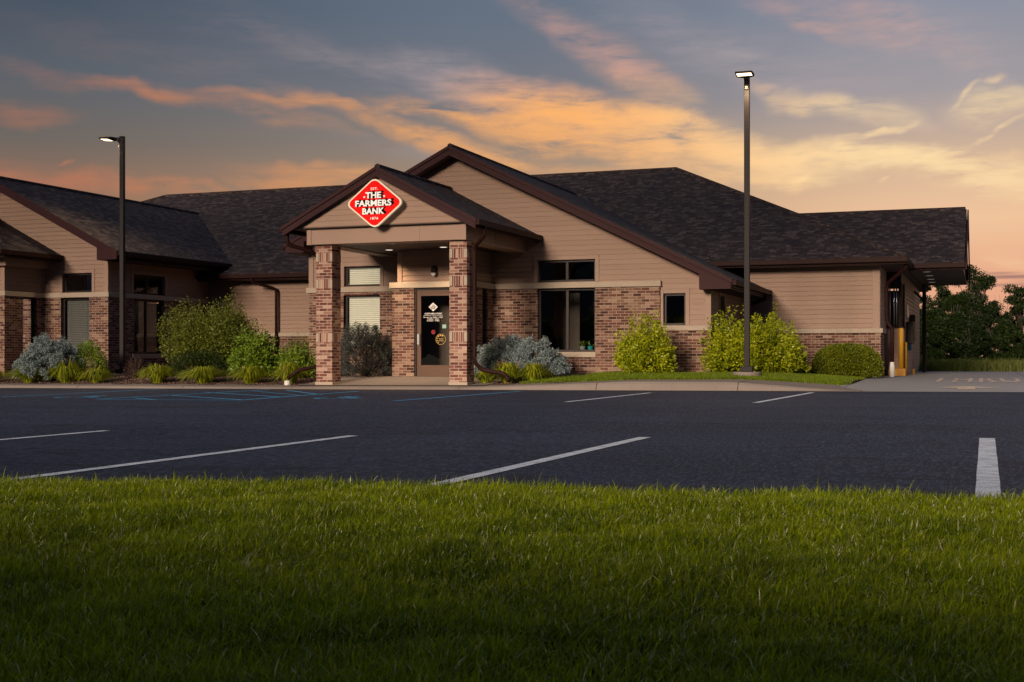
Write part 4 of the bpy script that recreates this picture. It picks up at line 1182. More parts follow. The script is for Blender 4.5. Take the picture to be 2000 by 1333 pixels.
for k, (px, py) in enumerate(((1810, 531), (1815, 538.5), (1818, 545.5), (1820, 551.5))):
    x, y = onZ(px, py, 3.07)
    downlight(x, y, 3.073, 'recessed downlight under the drive-through canopy, %s from the front' % ('first', 'second', 'third', 'last')[k], 'drive-through canopy lights', 'downlight_dim', .1)
wx, wz = onY(848.5, 531, YV)
sc_ = empty('wall_lamp', (wx, YV + .05, wz), 'dark wall lamp with pale lens above the entrance door', 'wall lamp')
m = MB(); m.slab([(wx - .06, YV - .1, wz - .03), (wx + .06, YV - .1, wz - .03), (wx + .055, YV - .06, wz + .12), (wx + .02, YV - .04, wz + .15), (wx - .02, YV - .04, wz + .15), (wx - .055, YV - .06, wz + .12)], 0, (0, .1, 0)); m.box(wx - .05, wx + .05, YV + .0, YV + .07, wz - .08, wz + .12)
m.build('housing', M['frame'], sc_, bevel=.015)
m = MB(); m.slab([(wx - .055, YV - .09, wz - .034), (wx - .035, YV - .085, wz - .09), (wx, YV - .08, wz - .11), (wx + .035, YV - .085, wz - .09), (wx + .055, YV - .09, wz - .034)], 0, (0, .08, 0)); m.build('lens', plain('lamp_lens', (.75, .73, .70), .3), sc_)

def street_lamp(px, zc, ybase_z, ztop, az_, label, plinth):
    a = (px - 1000) / FPX; x = zc * (a * CT - ST); y = zc * (CT + a * ST)
    t = empty('lamp_post', (x, y, ybase_z), label, 'street lamp', 'lamp posts in front of the bank')
    ca, sa_ = math.cos(az_), math.sin(az_)
    def R(u, v, z): return (x + u * ca - v * sa_, y + u * sa_ + v * ca, z)   # u along the arm
    def rb(m, u0, u1, v0, v1, z0, z1):
        i = len(m.v); m.v += [R(u0, v0, z0), R(u1, v0, z0), R(u1, v1, z0), R(u0, v1, z0), R(u0, v0, z1), R(u1, v0, z1), R(u1, v1, z1), R(u0, v1, z1)]
        m.f += [tuple(i + k for k in f) for f in ((0, 3, 2, 1), (4, 5, 6, 7), (0, 1, 5, 4), (1, 2, 6, 5), (2, 3, 7, 6), (3, 0, 4, 7))]
    h = .058
    m = MB(); rb(m, -h, h, -h, h, ybase_z + .1, ztop); m.build('pole', M['pole'], t, bevel=.008)
    m = MB(); rb(m, -h - .004, h + .004, -h - .004, h + .004, ztop, ztop + .012); m.build('pole_cap', M['pole'], t)
    m = MB(); rb(m, -.13, .13, -.13, .13, ybase_z + plinth, ybase_z + plinth + .12); m.build('base_cover', M['pole'], t, bevel=.01)
    m = MB(); m.tube([(x, y, ybase_z - .2), (x, y, ybase_z + plinth)], .30, 20); m.build('concrete_base', M['concrete'], t, bevel=.02)
    # head: flat tapered LED housing on a short arm
    m = MB(); zt = ztop - .035
    def taper(u0, u1, w0, w1, z0, z1, zb0, zb1):
        i = len(m.v); m.v += [R(u0, -w0, zb0), R(u1, -w1, zb1), R(u1, w1, zb1), R(u0, w0, zb0), R(u0, -w0, z0), R(u1, -w1, z1), R(u1, w1, z1), R(u0, w0, z0)]
        m.f += [tuple(i + k for k in f) for f in ((0, 3, 2, 1), (4, 5, 6, 7), (0, 1, 5, 4), (1, 2, 6, 5), (2, 3, 7, 6), (3, 0, 4, 7))]
    taper(h, h + .11, .05, .05, zt + .02, zt + .02, zt - .16, zt - .05)
    taper(h + .11, h + .20, .06, .19, zt + .02, zt + .025, zt - .045, zt - .040)
    taper(h + .20, h + .54, .19, .18, zt + .025, zt + .015, zt - .040, zt - .022)
    head = m.build('lamp_head', M['pole'], t, bevel=.008)
    m = MB(); m.poly([R(h + .30, -.155, zt - .037), R(h + .51, -.15, zt - .0262), R(h + .51, .15, zt - .0262), R(h + .30, .155, zt - .037)]); m.build('lamp_lens', M['led'], head)
    m = MB(); m.tube([R(h + .01, 0, zt - .21), R(h + .05, 0, zt - .24)], .03, 10); m.build('photo_sensor', M['stone'], head)
    l = bpy.data.lights.new('lamp_glow', 'SPOT'); l.energy = 260; l.color = (1, .72, .42); l.shadow_soft_size = .12; l.spot_size = math.radians(150); l.spot_blend = .6
    lo = bpy.data.objects.new('lamp_light', l); COL.objects.link(lo); lo.parent = head
    q = R(h + .36, 0, zt - .08); off = Vector((x, y, ybase_z)); hl = Vector(head.location)
    lo.location = Vector(q)   # head carries world-space mesh data
    return t
# arm directions (world angle)
street_lamp(239, 34.0, .20, .75 + 427 * 34.0 / FPX, math.radians(180 + 10), 'tall dark lamp post at the left with its lit head turned left', .06)
street_lamp(1459, 27.0, .20, .75 + 546 * 27.0 / FPX, math.radians(-90 + 8 - 5), 'tall dark lamp post at the right with its lit head facing the lot', .20)

# ------------------------------------------------------------ drive-through island and bollards
isl = MB(); xi, yi = onY(1754, 726, 35.8)[0], 35.8
isl.box(-2.5, -2.03, 35.75, 36.15, .12, .40); isl.box(-2.0, -1.93, 38.4, 38.8, .12, .36)
tag(isl.build('kerb_island', M['yellowcurb'], bevel=.02), 'yellow painted concrete island at the foot of the bollards', 'kerb')
for k, (px, Y, r, zt, l) in enumerate(((1760.0, 35.95, .065, 1.51, 'taller yellow bollard by the drive-up bay'), (1767.5, 36.6, .06, 1.13, 'shorter yellow bollard behind the taller one'))):
    x, _ = onY(px, 700, Y); t = MB()
    zz_ = .38 if k == 0 else .15
    t.tube([(x, Y, zz_), (x, Y, zt - .03), (x, Y, zt - .01), (x, Y, zt)], [r, r, r * .8, r * .4], 20)
    tag(t.build('bollard', M['yellow'], smooth=True), l, 'bollard', 'yellow bollards at the drive-through')
# painted words on the drive
drv = bpy.data.objects['driveway']
def painted(s, cpx, cpy, wpx, depth_y, Y):
    x, _ = onY(cpx, 700, Y)
    V, F = textmesh(s, 1.0, offset=.02, spacing=1.15)
    xs_ = [v[0] for v in V]; ys_ = [v[1] for v in V]
    wx = wpx / FPX * Y / (CT + (cpx - 1000) / FPX * ST) * 1.03
    sx = wx / (max(xs_) - min(xs_)); sy = depth_y / (max(ys_) - min(ys_))
    m = MB(); m.v = []; m.f = [tuple(f) for f in F]
    for v in V:
        X_ = x + v[0] * sx; Y_ = Y + v[1] * sy; m.v.append((X_, Y_, zdrive(X_, Y_) + .006))
    return m.build('painted_word', M['drivepaint'], drv)
painted('THRU', 1905, 744, 160, 3.6, 30.3)
ax, ay = onY(1888, 760, 25.9)
m = MB()
def dp(*pts): m.poly([(x, y, zdrive(x, y) + .006) for x, y in pts])
dp((ax - .62, 25.85), (ax + .62, 25.85), (ax + .1, 26.5), (ax - .1, 26.5)); dp((ax - .16, 25.3), (ax + .16, 25.3), (ax + .16, 25.845), (ax - .16, 25.845))
m.build('painted_arrow', M['drivepaint'], drv)

# ------------------------------------------------------------ vegetation
def unit(a): return a / np.maximum(np.linalg.norm(a, axis=1, keepdims=True), 1e-9)
def leafquads(c, d, L_, W_, rng):
    """diamond leaves: base c, direction d"""
    n = len(c); s = unit(np.cross(d, unit(rng.normal(size=(n, 3)))))
    L_ = np.broadcast_to(L_, n)[:, None]; W_ = np.broadcast_to(W_, n)[:, None]
    V = np.empty((n, 4, 3)); V[:, 0] = c; V[:, 1] = c + d * L_ * .45 + s * W_ * .5; V[:, 2] = c + d * L_; V[:, 3] = c + d * L_ * .45 - s * W_ * .5
    V[:, 2, 2] -= L_[:, 0] * .12
    F = np.arange(n * 4).reshape(n, 4)
    return V.reshape(-1, 3), F
def lump(az_, k, rng_):
    ph = rng_.uniform(0, 6.28, 6)
    return 1 + .10 * np.sin(2 * az_ + ph[0]) * k + .08 * np.sin(3 * az_ + ph[1]) * k + .05 * np.sin(7 * az_ + ph[2]) * k
def shoots_shrub(x, y, z, rx, ry, h, ns, nl, L_, W_, seed, flat=1.0, skirt=.1, t0=.35, spread=.038):
    rng = np.random.default_rng(seed)
    az_ = rng.uniform(0, 2 * PI, ns); u = rng.uniform(0, 1, ns)
    elv = np.arcsin(u ** .8)                                  # more on the sides
    lm = lump(az_, 1, rng) * rng.uniform(.72, 1.10, ns) * (1 + .06 * np.sin(5 * elv + 3 * az_))
    tx = rx * np.cos(elv) ** flat * np.cos(az_) * lm; ty = ry * np.cos(elv) ** flat * np.sin(az_) * lm; tz = skirt * h + (1 - skirt) * h * np.sin(elv) * lm
    T = np.stack([tx, ty, tz], 1); B = np.stack([tx * .12, ty * .12, np.zeros(ns)], 1)
    t = t0 + (1 - t0) * rng.uniform(0, 1, (ns, nl)) ** .7
    Mp = T * np.array([.98, .98, .42]); tt = t[..., None]
    P = B[:, None] * (1 - tt) ** 2 + Mp[:, None] * 2 * tt * (1 - tt) + T[:, None] * tt ** 2
    P = P.reshape(-1, 3) + rng.normal(size=(ns * nl, 3)) * spread * np.array([1, 1, .8])
    dirs = unit(unit(P + 1e-6) * np.array([1, 1, .8]) * .9 + rng.normal(size=P.shape) * .7 + np.array([0, 0, .05]))
    keep = P[:, 2] > 0.02
    P = P[keep]; dirs = dirs[keep]
    s_ = rng.uniform(.65, 1.25, len(P))
    V, F = leafquads(P + np.array([x, y, z]), dirs, L_ * s_, W_ * s_, rng)
    return V, F, T + np.array([x, y, z]), B + np.array([x, y, z])
def shrub(name, label, cat, px, Y, z, wpx, h, mat, ns, nl, L_, W_, seed, ry=None, grp=None, **kw):
    x, _ = onY(px, 700, Y); zc = Y / (CT + (px - 1000) / FPX * ST); rx_ = wpx / 2 * zc / FPX
    ry_ = ry or rx_ * .8
    t = empty(name, (x, Y, z), label, cat, grp)
    V, F, T, B = shoots_shrub(x, Y, z, rx_, ry_, h, ns, nl, L_, W_, seed, **kw)
    npmesh('foliage', V, F, mat, t)
    m = MB()
    for k in range(0, len(T), max(1, len(T) // 45)):
        b, e = Vector(B[k]), Vector(T[k]); mid = b.lerp(e, .5) + Vector((0, 0, .08 * h)); m.tube([b - Vector((0, 0, .03)), mid, b.lerp(e, .93)], [.012, .008, .003], 5)
    m.build('stem', M['twig'], t)
    return t
def dome(name, label, px, Y, z, wpx, h, mat, n, L_, W_, seed, ry=None, shell=.16, grp=None, cat='shrub', pw=2.6, base=.12):
    """clipped ball shrub"""
    x, _ = onY(px, 700, Y); zc = Y / (CT + (px - 1000) / FPX * ST); rx_ = wpx / 2 * zc / FPX; ry_ = ry or rx_ * .85
    rng = np.random.default_rng(seed)
    d = unit(rng.normal(size=(n, 3))); d[:, 2] = np.abs(d[:, 2]) * 1.0 - .25 * rng.uniform(0, 1, n)
    d = unit(d)
    k = (np.abs(d[:, 0]) ** pw + np.abs(d[:, 1]) ** pw + np.abs(d[:, 2]) ** pw) ** (-1 / pw)
    az_ = np.arctan2(d[:, 1], d[:, 0])
    r = k * (1 - shell * rng.uniform(0, 1, n) ** 1.4) * (1 + .03 * np.sin(6 * az_ + 2 * d[:, 2] * 5) + .025 * np.sin(11 * az_ + 1 + 7 * d[:, 2]))
    P = d * r[:, None] * np.array([rx_, ry_, h * .82]) + np.array([0, 0, h * .18])
    P[:, 2] = np.maximum(P[:, 2], .01)
    P += rng.normal(size=P.shape) * .012
    t = empty(name, (x, Y, z), label, cat, grp)
    V, F = leafquads(P + np.array([x, Y, z]), unit(d + rng.normal(size=P.shape) * .55), L_ * rng.uniform(.6, 1.3, n), W_, rng)
    npmesh('foliage', V, F, mat, t)
    m = MB()
    for k in range(14):
        an = k * 2.4; m.tube([(x + .05 * math.cos(an), Y + .05 * math.sin(an), z - .03), (x + rx_ * .75 * math.cos(an), Y + ry_ * .75 * math.sin(an), z + h * (.3 + .5 * ((k * 7) % 5) / 5))], [.015, .004], 5)
    m.build('stem', M['twig'], t)
    return t
def spruce(label, px, Y, z, wpx, h, mat, n, seed, ry=None, tilt=0.0, grp=None, needle=.035):
    x, _ = onY(px, 700, Y); zc = Y / (CT + (px - 1000) / FPX * ST); rx_ = wpx / 2 * zc / FPX; ry_ = ry or rx_ * .7
    rng = np.random.default_rng(seed)
    # puffs of needles along the bough ends
    nb = 330
    az_ = rng.uniform(0, 2 * PI, nb); elv = np.arcsin(rng.uniform(0, 1, nb) ** .8)
    lm = lump(az_, .9, rng) * rng.uniform(.80, 1.04, nb)
    E = np.stack([rx_ * np.cos(elv) * np.cos(az_) * lm, ry_ * np.cos(elv) * np.sin(az_) * lm, h * (.06 + .90 * np.sin(elv) * lm * (1 + tilt * np.cos(az_) * np.cos(elv)))], 1)
    k_ = n * 8 // nb
    rad = rng.uniform(.05, .105, nb)
    od = unit(E + np.array([0, 0, .15]))
    dd = unit(unit(rng.normal(size=(nb * k_, 3))) + np.repeat(od, k_, 0) * .7)
    P = np.repeat(E, k_, 0) + dd * (np.repeat(rad, k_) * rng.uniform(.25, 1, nb * k_))[:, None] + np.repeat(od, k_, 0) * rng.uniform(-.10, .04, (nb * k_, 1))
    P[:, 2] = np.maximum(P[:, 2], .01)
    c = P; d = unit(dd + rng.normal(size=c.shape) * .35)
    t = empty('spruce_shrub', (x, Y, z), label, 'shrub', grp)
    V, F = leafquads(c + np.array([x, Y, z]), d, needle * rng.uniform(.7, 1.3, len(c)), needle * .42, rng)
    npmesh('foliage', V, F, mat, t)
    m = MB()
    for k in range(0, nb, max(1, nb // 40)):
        e = Vector(E[k]) * .92 + Vector((x, Y, z)); m.tube([(x, Y, z - .03), Vector((x, Y, z)).lerp(e, .5) + Vector((0, 0, .04)), e], [.02, .012, .004], 5)
    m.build('branch', M['twig'], t)
    return t
def lily(label, px, Y, z, wpx, h, n, seed, flowers=0, fmat='flower', grp='daylily clumps'):
    n = int(n * 1.7); x, _ = onY(px, 700, Y); zc = Y / (CT + (px - 1000) / FPX * ST); R_ = wpx / 2 * zc / FPX
    rng = np.random.default_rng(seed); az_ = rng.uniform(0, 2 * PI, n); n = n; rr = R_ * rng.uniform(.30, 1.25, n); hh = h * 1.12 * rng.uniform(.6, 1.08, n) * (1.25 - .45 * rr / R_)
    K = 6; ts = np.linspace(0, 1, K); qd = rng.uniform(.5, .95, n)
    dx, dy = np.cos(az_), np.sin(az_); b0 = rng.uniform(0, .32, n) * R_
    V = np.empty((n, K, 2, 3)); w0 = rng.uniform(.016, .028, n)
    for k, t in enumerate(ts):
        r = b0 + rr * t; zz_ = hh * np.sin(PI * t ** .8 * qd) * .85
        w_ = w0 * min(1, (1 - t) * 2.2) + .0015
        cx_, cy_ = x + dx * r, Y + dy * r
        V[:, k, 0] = np.stack([cx_ - dy * w_ / 2, cy_ + dx * w_ / 2, z + zz_], 1); V[:, k, 1] = np.stack([cx_ + dy * w_ / 2, cy_ - dx * w_ / 2, z + zz_ + .002], 1)
    idx = np.arange(n * K * 2).reshape(n, K, 2)
    F = np.stack([idx[:, :-1, 0], idx[:, :-1, 1], idx[:, 1:, 1], idx[:, 1:, 0]], -1).reshape(-1, 4)
    t = empty('daylily', (x, Y, z), label, 'plant', grp)
    npmesh('foliage', V.reshape(-1, 3), F, M['lily'], t)
    for k in range(flowers):
        an = rng.uniform(0, 6.28); r = R_ * rng.uniform(.2, .8); fx_, fy_, fz_ = x + r * math.cos(an), Y - abs(r * math.sin(an)) * .6, z + h * rng.uniform(.9, 1.25)
        m = MB(); c = Vector((fx_, fy_, fz_))
        for j in range(6):
            a0 = j * PI / 3; d = Vector((math.cos(a0), math.sin(a0) - .4, .35)).normalized(); s_ = d.cross(Vector((0, 0, 1))).normalized() * .013
            m.poly([c, c + d * .03 + s_, c + d * .055 - Vector((0, 0, .006)), c + d * .03 - s_])
        m.tube([(x + (fx_ - x) * .3, Y + (fy_ - Y) * .3, z), (fx_, fy_, fz_)], .003, 4)
        m.build('flower', M[fmat], t)
    return t
zb = .17
spruce('blue spruce mound spreading under the leftmost window', 92, 27.0 - .9, .12, 150, 1.02, M['spruce'], 5200, 1, ry=.8, tilt=.25, needle=.045)
dome('green_shrub', 'dark green leafy shrub between the blue spruce mound and the left lamp post', 172, 26.7, .12, 78, 1.0, M['mid'], 7000, .055, .022, 2, shell=.4, pw=2.0)
lily('grassy lily clump furthest left with one yellow flower', 58, 25.75, .05, 74, .42, 260, 3, 1, 'yflower')
lily('grassy lily clump with pale yellow flowers before the green shrub', 130, 25.9, .05, 74, .55, 300, 4, 3, 'yflower')
lily('low lily clump just left of the left lamp post', 188, 25.8, .05, 66, .36, 230, 5, 1)
lily('tuft of lily leaves at the left picture edge', -12, 25.8, .04, 50, .36, 160, 6)
shrub('barberry', 'small dark red leafless-looking shrub right of the left lamp post', 'shrub', 264, 27.0, .15, 40, .66, M['redleaf'], 160, 16, .03, .012, 7)
lily('lily clump first to the right of the left lamp post', 309, 25.9, .07, 74, .45, 300, 8)
lily('lily clump in front of the big domed shrub', 398, 25.9, .07, 84, .42, 320, 9)
lily('lily clump below the bright green shrub', 490, 25.9, .07, 74, .42, 300, 10)
lily('lily clump by the white drain pipe left of the portico', 566, 25.8, .08, 66, .50, 260, 11)
shrub('dome_shrub', 'large domed olive-green shrub in the recess left of the portico', 'shrub', 414, 29.0, .2, 184, 1.98, M['olive'], 1500, 26, .065, .036, 12, ry=1.0, skirt=.28, t0=.45, flat=.6)
dome('low_shrub', 'dark low shrub beneath the big domed shrub', 395, 28.0, .15, 130, .72, M['treeleaf'], 5000, .05, .03, 13, shell=.35)
shrub('leafy_shrub', 'bright green broad-leaved shrub left of the portico', 'shrub', 500, 27.4, .15, 92, 1.16, M['mid'], 420, 24, .10, .04, 14, skirt=.12)
shrub('leafy_shrub', 'small bright shrub right against the left portico column', 'shrub', 582, 27.2, .16, 74, .98, M['mid'], 260, 20, .085, .034, 15, skirt=.1)
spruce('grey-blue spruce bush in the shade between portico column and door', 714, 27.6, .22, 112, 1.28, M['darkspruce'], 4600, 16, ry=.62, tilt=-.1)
spruce('blue-green spruce mound right of the portico under the two-pane window', 1018, 27.3, .2, 178, .95, M['spruce'], 6200, 17, ry=.7, needle=.045)
lily('dark lily leaves at the foot of the right downspout', 950, 25.9, .12, 56, .30, 160, 18)
lily('yellowing lily clump with orange flowers beside the right downspout', 992, 25.9, .13, 62, .45, 260, 19, 5)
lily('yellow-green lily clump in front of the spruce mound on the right', 1043, 26.1, .14, 64, .42, 260, 20, 2)
shrub('leafy_shrub', 'sunlit yellow-green shrub against the brick left of the small square window', 'shrub', 1259, 27.6, .30, 110, 1.30, M['bright'], 300, 32, .085, .036, 21, skirt=.1, flat=.55)
shrub('leafy_shrub', 'very large bright yellow-green shrub behind the right lamp post', 'shrub', 1471, 29.3, .32, 184, 1.36, M['bright'], 640, 38, .085, .036, 22, ry=.95, skirt=.08, flat=.6)
dome('boxwood', 'small clipped boxwood half hidden behind the large bright shrub', 1555, 31.4, .28, 42, .58, M['box'], 6000, .035, .024, 23, shell=.3)
dome('boxwood', 'broad clipped boxwood mound at the right corner of the building', 1654, 31.5, .24, 130, .78, M['box'], 30000, .04, .028, 24, shell=.34)
# bare suckers at the narrow side window
# potted plants on the inner window ledge
def pot(label, px, r, mat, plant, seed):
    x, _ = onY(px, 680, 29.12); z = .83
    t = empty('potted_plant', (x, 29.12, z), label, 'potted plant')
    m = MB(); m.tube([(x, 29.12, z), (x, 29.12, z + .13), (x, 29.12, z + .15)], [r * .75, r, r * 1.05], 18); m.build('pot', M[mat], t, smooth=False)
    rng = np.random.default_rng(seed); n = plant; c = np.tile([[x, 29.12, z + .14]], (n, 1)) + rng.normal(size=(n, 3)) * .015
    d = unit(rng.normal(size=(n, 3)) * .5 + np.array([0, 0, 1])); V, F = leafquads(c, d, rng.uniform(.08, .22, n), .03, rng); npmesh('foliage', V, F, M['mid'], t)
pot('teal glazed flower pot on the ledge inside the large window', 1153, .065, 'tealpot', 14, 1)
pot('grey flower pot with a small plant inside the large window', 1138, .07, 'greypot', 30, 2)

# chips on the mulch
def scatter_chips(x0, x1, y0, y1, n, seed):
    rng = np.random.default_rng(seed); X_ = rng.uniform(x0, x1, n); Y_ = rng.uniform(y0, y1, n)
    Z_ = np.array([zbed(a, b) for a, b in zip(X_, Y_)]) + .008
    d = unit(rng.normal(size=(n, 3)) * np.array([1, 1, .25])); return leafquads(np.stack([X_, Y_, Z_], 1), d, rng.uniform(.02, .06, n), rng.uniform(.012, .03, n), rng)
V1, F1 = scatter_chips(-24, -14.8, 25.3, 27.2, 9000, 31); V2, F2 = scatter_chips(-10.2, -8.6, 25.35, 26.6, 1800, 32)
tag(npmesh('wood_chips', np.concatenate([V1, V2]), np.concatenate([F1, F2 + len(V1)]), M['chips']), 'brown wood chip mulch scattered over the planting beds', 'mulch', kind='stuff')

# blades of grass
def blades(X_, Y_, Z_, H_, W_, lean, rng, K=3, ldir=None):
    n = len(X_); az_ = rng.uniform(0, 2 * PI, n); fa = rng.uniform(0, PI, n)
    le = np.abs(rng.normal(0, lean, n)) + .05
    lx = np.cos(az_) * le; ly = np.sin(az_) * le
    if ldir is not None: lx = lx + ldir[0]; ly = ly + ldir[1]
    V = np.empty((n, 2 * K + 1, 3)); wx_, wy_ = np.cos(fa) * W_ / 2, np.sin(fa) * W_ / 2
    for k in range(K):
        t = k / K; cx_ = X_ + lx * H_ * t * t; cy_ = Y_ + ly * H_ * t * t; cz_ = Z_ + H_ * t * (1 - .25 * t * np.minimum(le, 1.5)); s = 1 - .25 * t
        V[:, 2 * k] = np.stack([cx_ - wx_ * s, cy_ - wy_ * s, cz_], 1); V[:, 2 * k + 1] = np.stack([cx_ + wx_ * s, cy_ + wy_ * s, cz_], 1)
    V[:, 2 * K] = np.stack([X_ + lx * H_, Y_ + ly * H_, Z_ + H_ * (1 - .25 * np.minimum(le, 1.5))], 1)
    base_ = (np.arange(n) * (2 * K + 1))[:, None]
    tris = []
    for k in range(K - 1):
        a = 2 * k; tris += [(a, a + 1, a + 3), (a, a + 3, a + 2)]
    tris.append((2 * K - 2, 2 * K - 1, 2 * K))
    F = (base_[:, None, :] + np.array(tris)[None]).reshape(-1, 3)
    return V.reshape(-1, 3), F
def fg_grass():
    rng = np.random.default_rng(5)
    # density falls with distance from the lens; whole strip is covered
    n = 860000
    # in the viewed wedge (wider than the frame, so a step to the side still shows lawn)
    dep = 1.75 + (6.9 - 1.75) * rng.uniform(0, 1, n) ** 1.05
    lat = rng.uniform(-1, 1, n) * (dep * .52 + .5)
    X_ = -ST * dep + CT * lat; Y_ = CT * dep + ST * lat
    n2 = 120000
    X_ = np.concatenate([X_, rng.uniform(-13, 9, n2)]); Y_ = np.concatenate([Y_, rng.uniform(-2.0, 8.2, n2)])
    ey = np.interp(X_, [e[0] for e in EDGE], [e[1] for e in EDGE]) + .02 * np.sin(X_ * 5) + .025 * np.sin(X_ * 13 + 1) + rng.normal(0, .035, len(X_))
    pn = np.sin(4.3 * X_ + 2.1 * np.sin(2.2 * Y_)) * np.sin(5.1 * Y_ + 1.7 * np.sin(3.1 * X_)) + .6 * np.sin(11 * X_ + 3 * np.sin(6 * Y_)) * np.sin(12.5 * Y_ + 2 * np.sin(7 * X_))
    k = (Y_ < ey) & (X_ * X_ + Y_ * Y_ > .8) & (rng.uniform(0, 1, len(X_)) < np.maximum(.50, .66 + .30 * pn))
    pn = pn[k]; X_, Y_, ey = X_[k], Y_[k], ey[k]
    Z_ = zlot(X_) + .012 + .03 * (1 - np.exp(-np.maximum(0, ey - Y_) * 1.5)) + .005 * np.sin(1.7 * X_ + .8) * np.sin(1.3 * Y_ + 1.0)
    cl = np.sin(3.1 * X_ + 1.2) * np.sin(2.7 * Y_) + np.sin(7.3 * X_ + 2 * Y_) * .6 + np.sin(5.1 * Y_ - 3 * X_ + 2) * .6
    H_ = (.034 + .004 * cl + .009 * np.maximum(pn, -.9) * np.minimum(1, (ey - Y_) * 2)) * rng.uniform(.40, 1.45, len(X_)) + (rng.uniform(0, 1, len(X_)) > .97) * .025
    H_ *= np.where(ey - Y_ < .15, rng.uniform(.8, 1.7, len(X_)), 1)
    W_ = rng.uniform(.0022, .0046, len(X_))
    V, F = blades(X_, Y_, Z_ - .004, H_, W_, .62, rng, 3, (.10, .06))
    tag(npmesh('grass', V, F, M['grass']), 'mown green grass filling the foreground', 'grass', kind='stuff')
fg_grass()
def strip_grass():
    rng = np.random.default_rng(6); n = 110000
    X_ = rng.uniform(-9.6, -2.62, n); yl = np.interp(X_, WX, WW) + CURB_Y - .03
    Y_ = yl + (33.4 - yl) * rng.uniform(0, 1, n) ** 1.7
    k = (Y_ < 28.85) | (X_ > -5.9); k &= ~((X_ < -8.3) & (Y_ > 25.0 + (X_ + 9.6) * .9 + .4)); k &= X_ < -2.75 + .1 * np.sin(Y_ * 9)
    X_, Y_ = X_[k], Y_[k]; Z_ = np.array([zl2(a, b) for a, b in zip(X_, Y_)])
    V, F = blades(X_, Y_, Z_, .06 * rng.uniform(.6, 1.3, len(X_)), rng.uniform(.005, .009, len(X_)), .5, rng, 2)
    tag(npmesh('grass', V, F, M['lawngrass']), 'short sunlit grass strip between pavement and brick wall', 'grass', kind='stuff')
strip_grass()
def field_grass():
    rng = np.random.default_rng(8); n = 70000
    X_ = rng.uniform(-9, 24, n); Y_ = 46.6 + 26 * rng.uniform(0, 1, n) ** 1.6
    nn = np.sin(X_ * .9 + 1) * np.sin(Y_ * .6) * .5 + .5
    H_ = .62 * rng.uniform(.5, 1.1, n) * (.75 + .35 * nn)
    V, F = blades(X_, Y_, np.full(n, -.02) + .1, H_, rng.uniform(.014, .03, n), .35, rng, 3)
    tag(npmesh('tall_grass', V, F, M['fieldgrass']), 'tall unmown grass of the field beyond the driveway', 'grass', kind='stuff')
field_grass()

def tree(name, label, px, Y, htop_py, wpx, seed, mat, nclump=46, leaf=.17, trunk_h=.25, z0=0.0, per=150, dense=1.0, grp='trees beyond the field', pos_=None):

    x, ztop = onY(px, htop_py, Y); zc = Y / (CT + (px - 1000) / FPX * ST); R_ = wpx / 2 * zc / FPX
    if pos_: x, Y, ztop, R_ = pos_
    H_ = ztop - z0; rng = np.random.default_rng(seed)
    t = empty(name, (x, Y, z0), label, 'tree', grp)
    m = MB(); top = Vector((x + rng.uniform(-.3, .3), Y, z0 + H_ * .82))
    b = Vector((x, Y, z0 - .1)); mid = b.lerp(top, .45) + Vector((rng.uniform(-.25, .25), 0, 0))
    m.tube([b, mid, top], [H_ * .020, H_ * .013, .02], 8); m.build('trunk', M['bark'], t)
    # clumps
    Cc = []
    while len(Cc) < nclump:
        p = rng.uniform(-1, 1, 3)
        f = 1 - .45 * abs(p[2]) ** 2 if p[2] > 0 else 1 - .2 * abs(p[2])
        if p[0] ** 2 + p[1] ** 2 < f * f and (p ** 2).sum() < 1.15: Cc.append(p)
    Cc = np.array(Cc); Cz = z0 + H_ * (trunk_h + (1 - trunk_h) * (Cc[:, 2] * .5 + .47)); Cx = x + Cc[:, 0] * R_; Cy = Y + Cc[:, 1] * R_
    ctr = np.stack([Cx, Cy, Cz], 1); rad = R_ * rng.uniform(.16, .34, nclump)
    n = int(per * dense); N_ = nclump * n
    d = unit(rng.normal(size=(N_, 3))); r = np.repeat(rad, n) * rng.uniform(0, 1, N_) ** .45 * rng.uniform(.8, 1.25, N_)
    P = np.repeat(ctr, n, 0) + d * r[:, None] * np.array([1.15, 1.15, .75])
    V, F = leafquads(P, unit(d + rng.normal(size=d.shape) * .8), leaf * rng.uniform(.6, 1.3, N_), leaf * .55, rng)
    npmesh('crown', V, F, mat, t)
    m = MB()
    for k in range(nclump):
        c = Vector(ctr[k]); s_ = b.lerp(top, min(.95, max(.2, (c.z - z0) / H_ * .75)))
        m.tube([s_, s_.lerp(c, .55) + Vector((0, 0, -.04 * R_)), c], [H_ * .006, H_ * .004, .012], 5)
    m.build('limb', M['bark'], t)
    return t
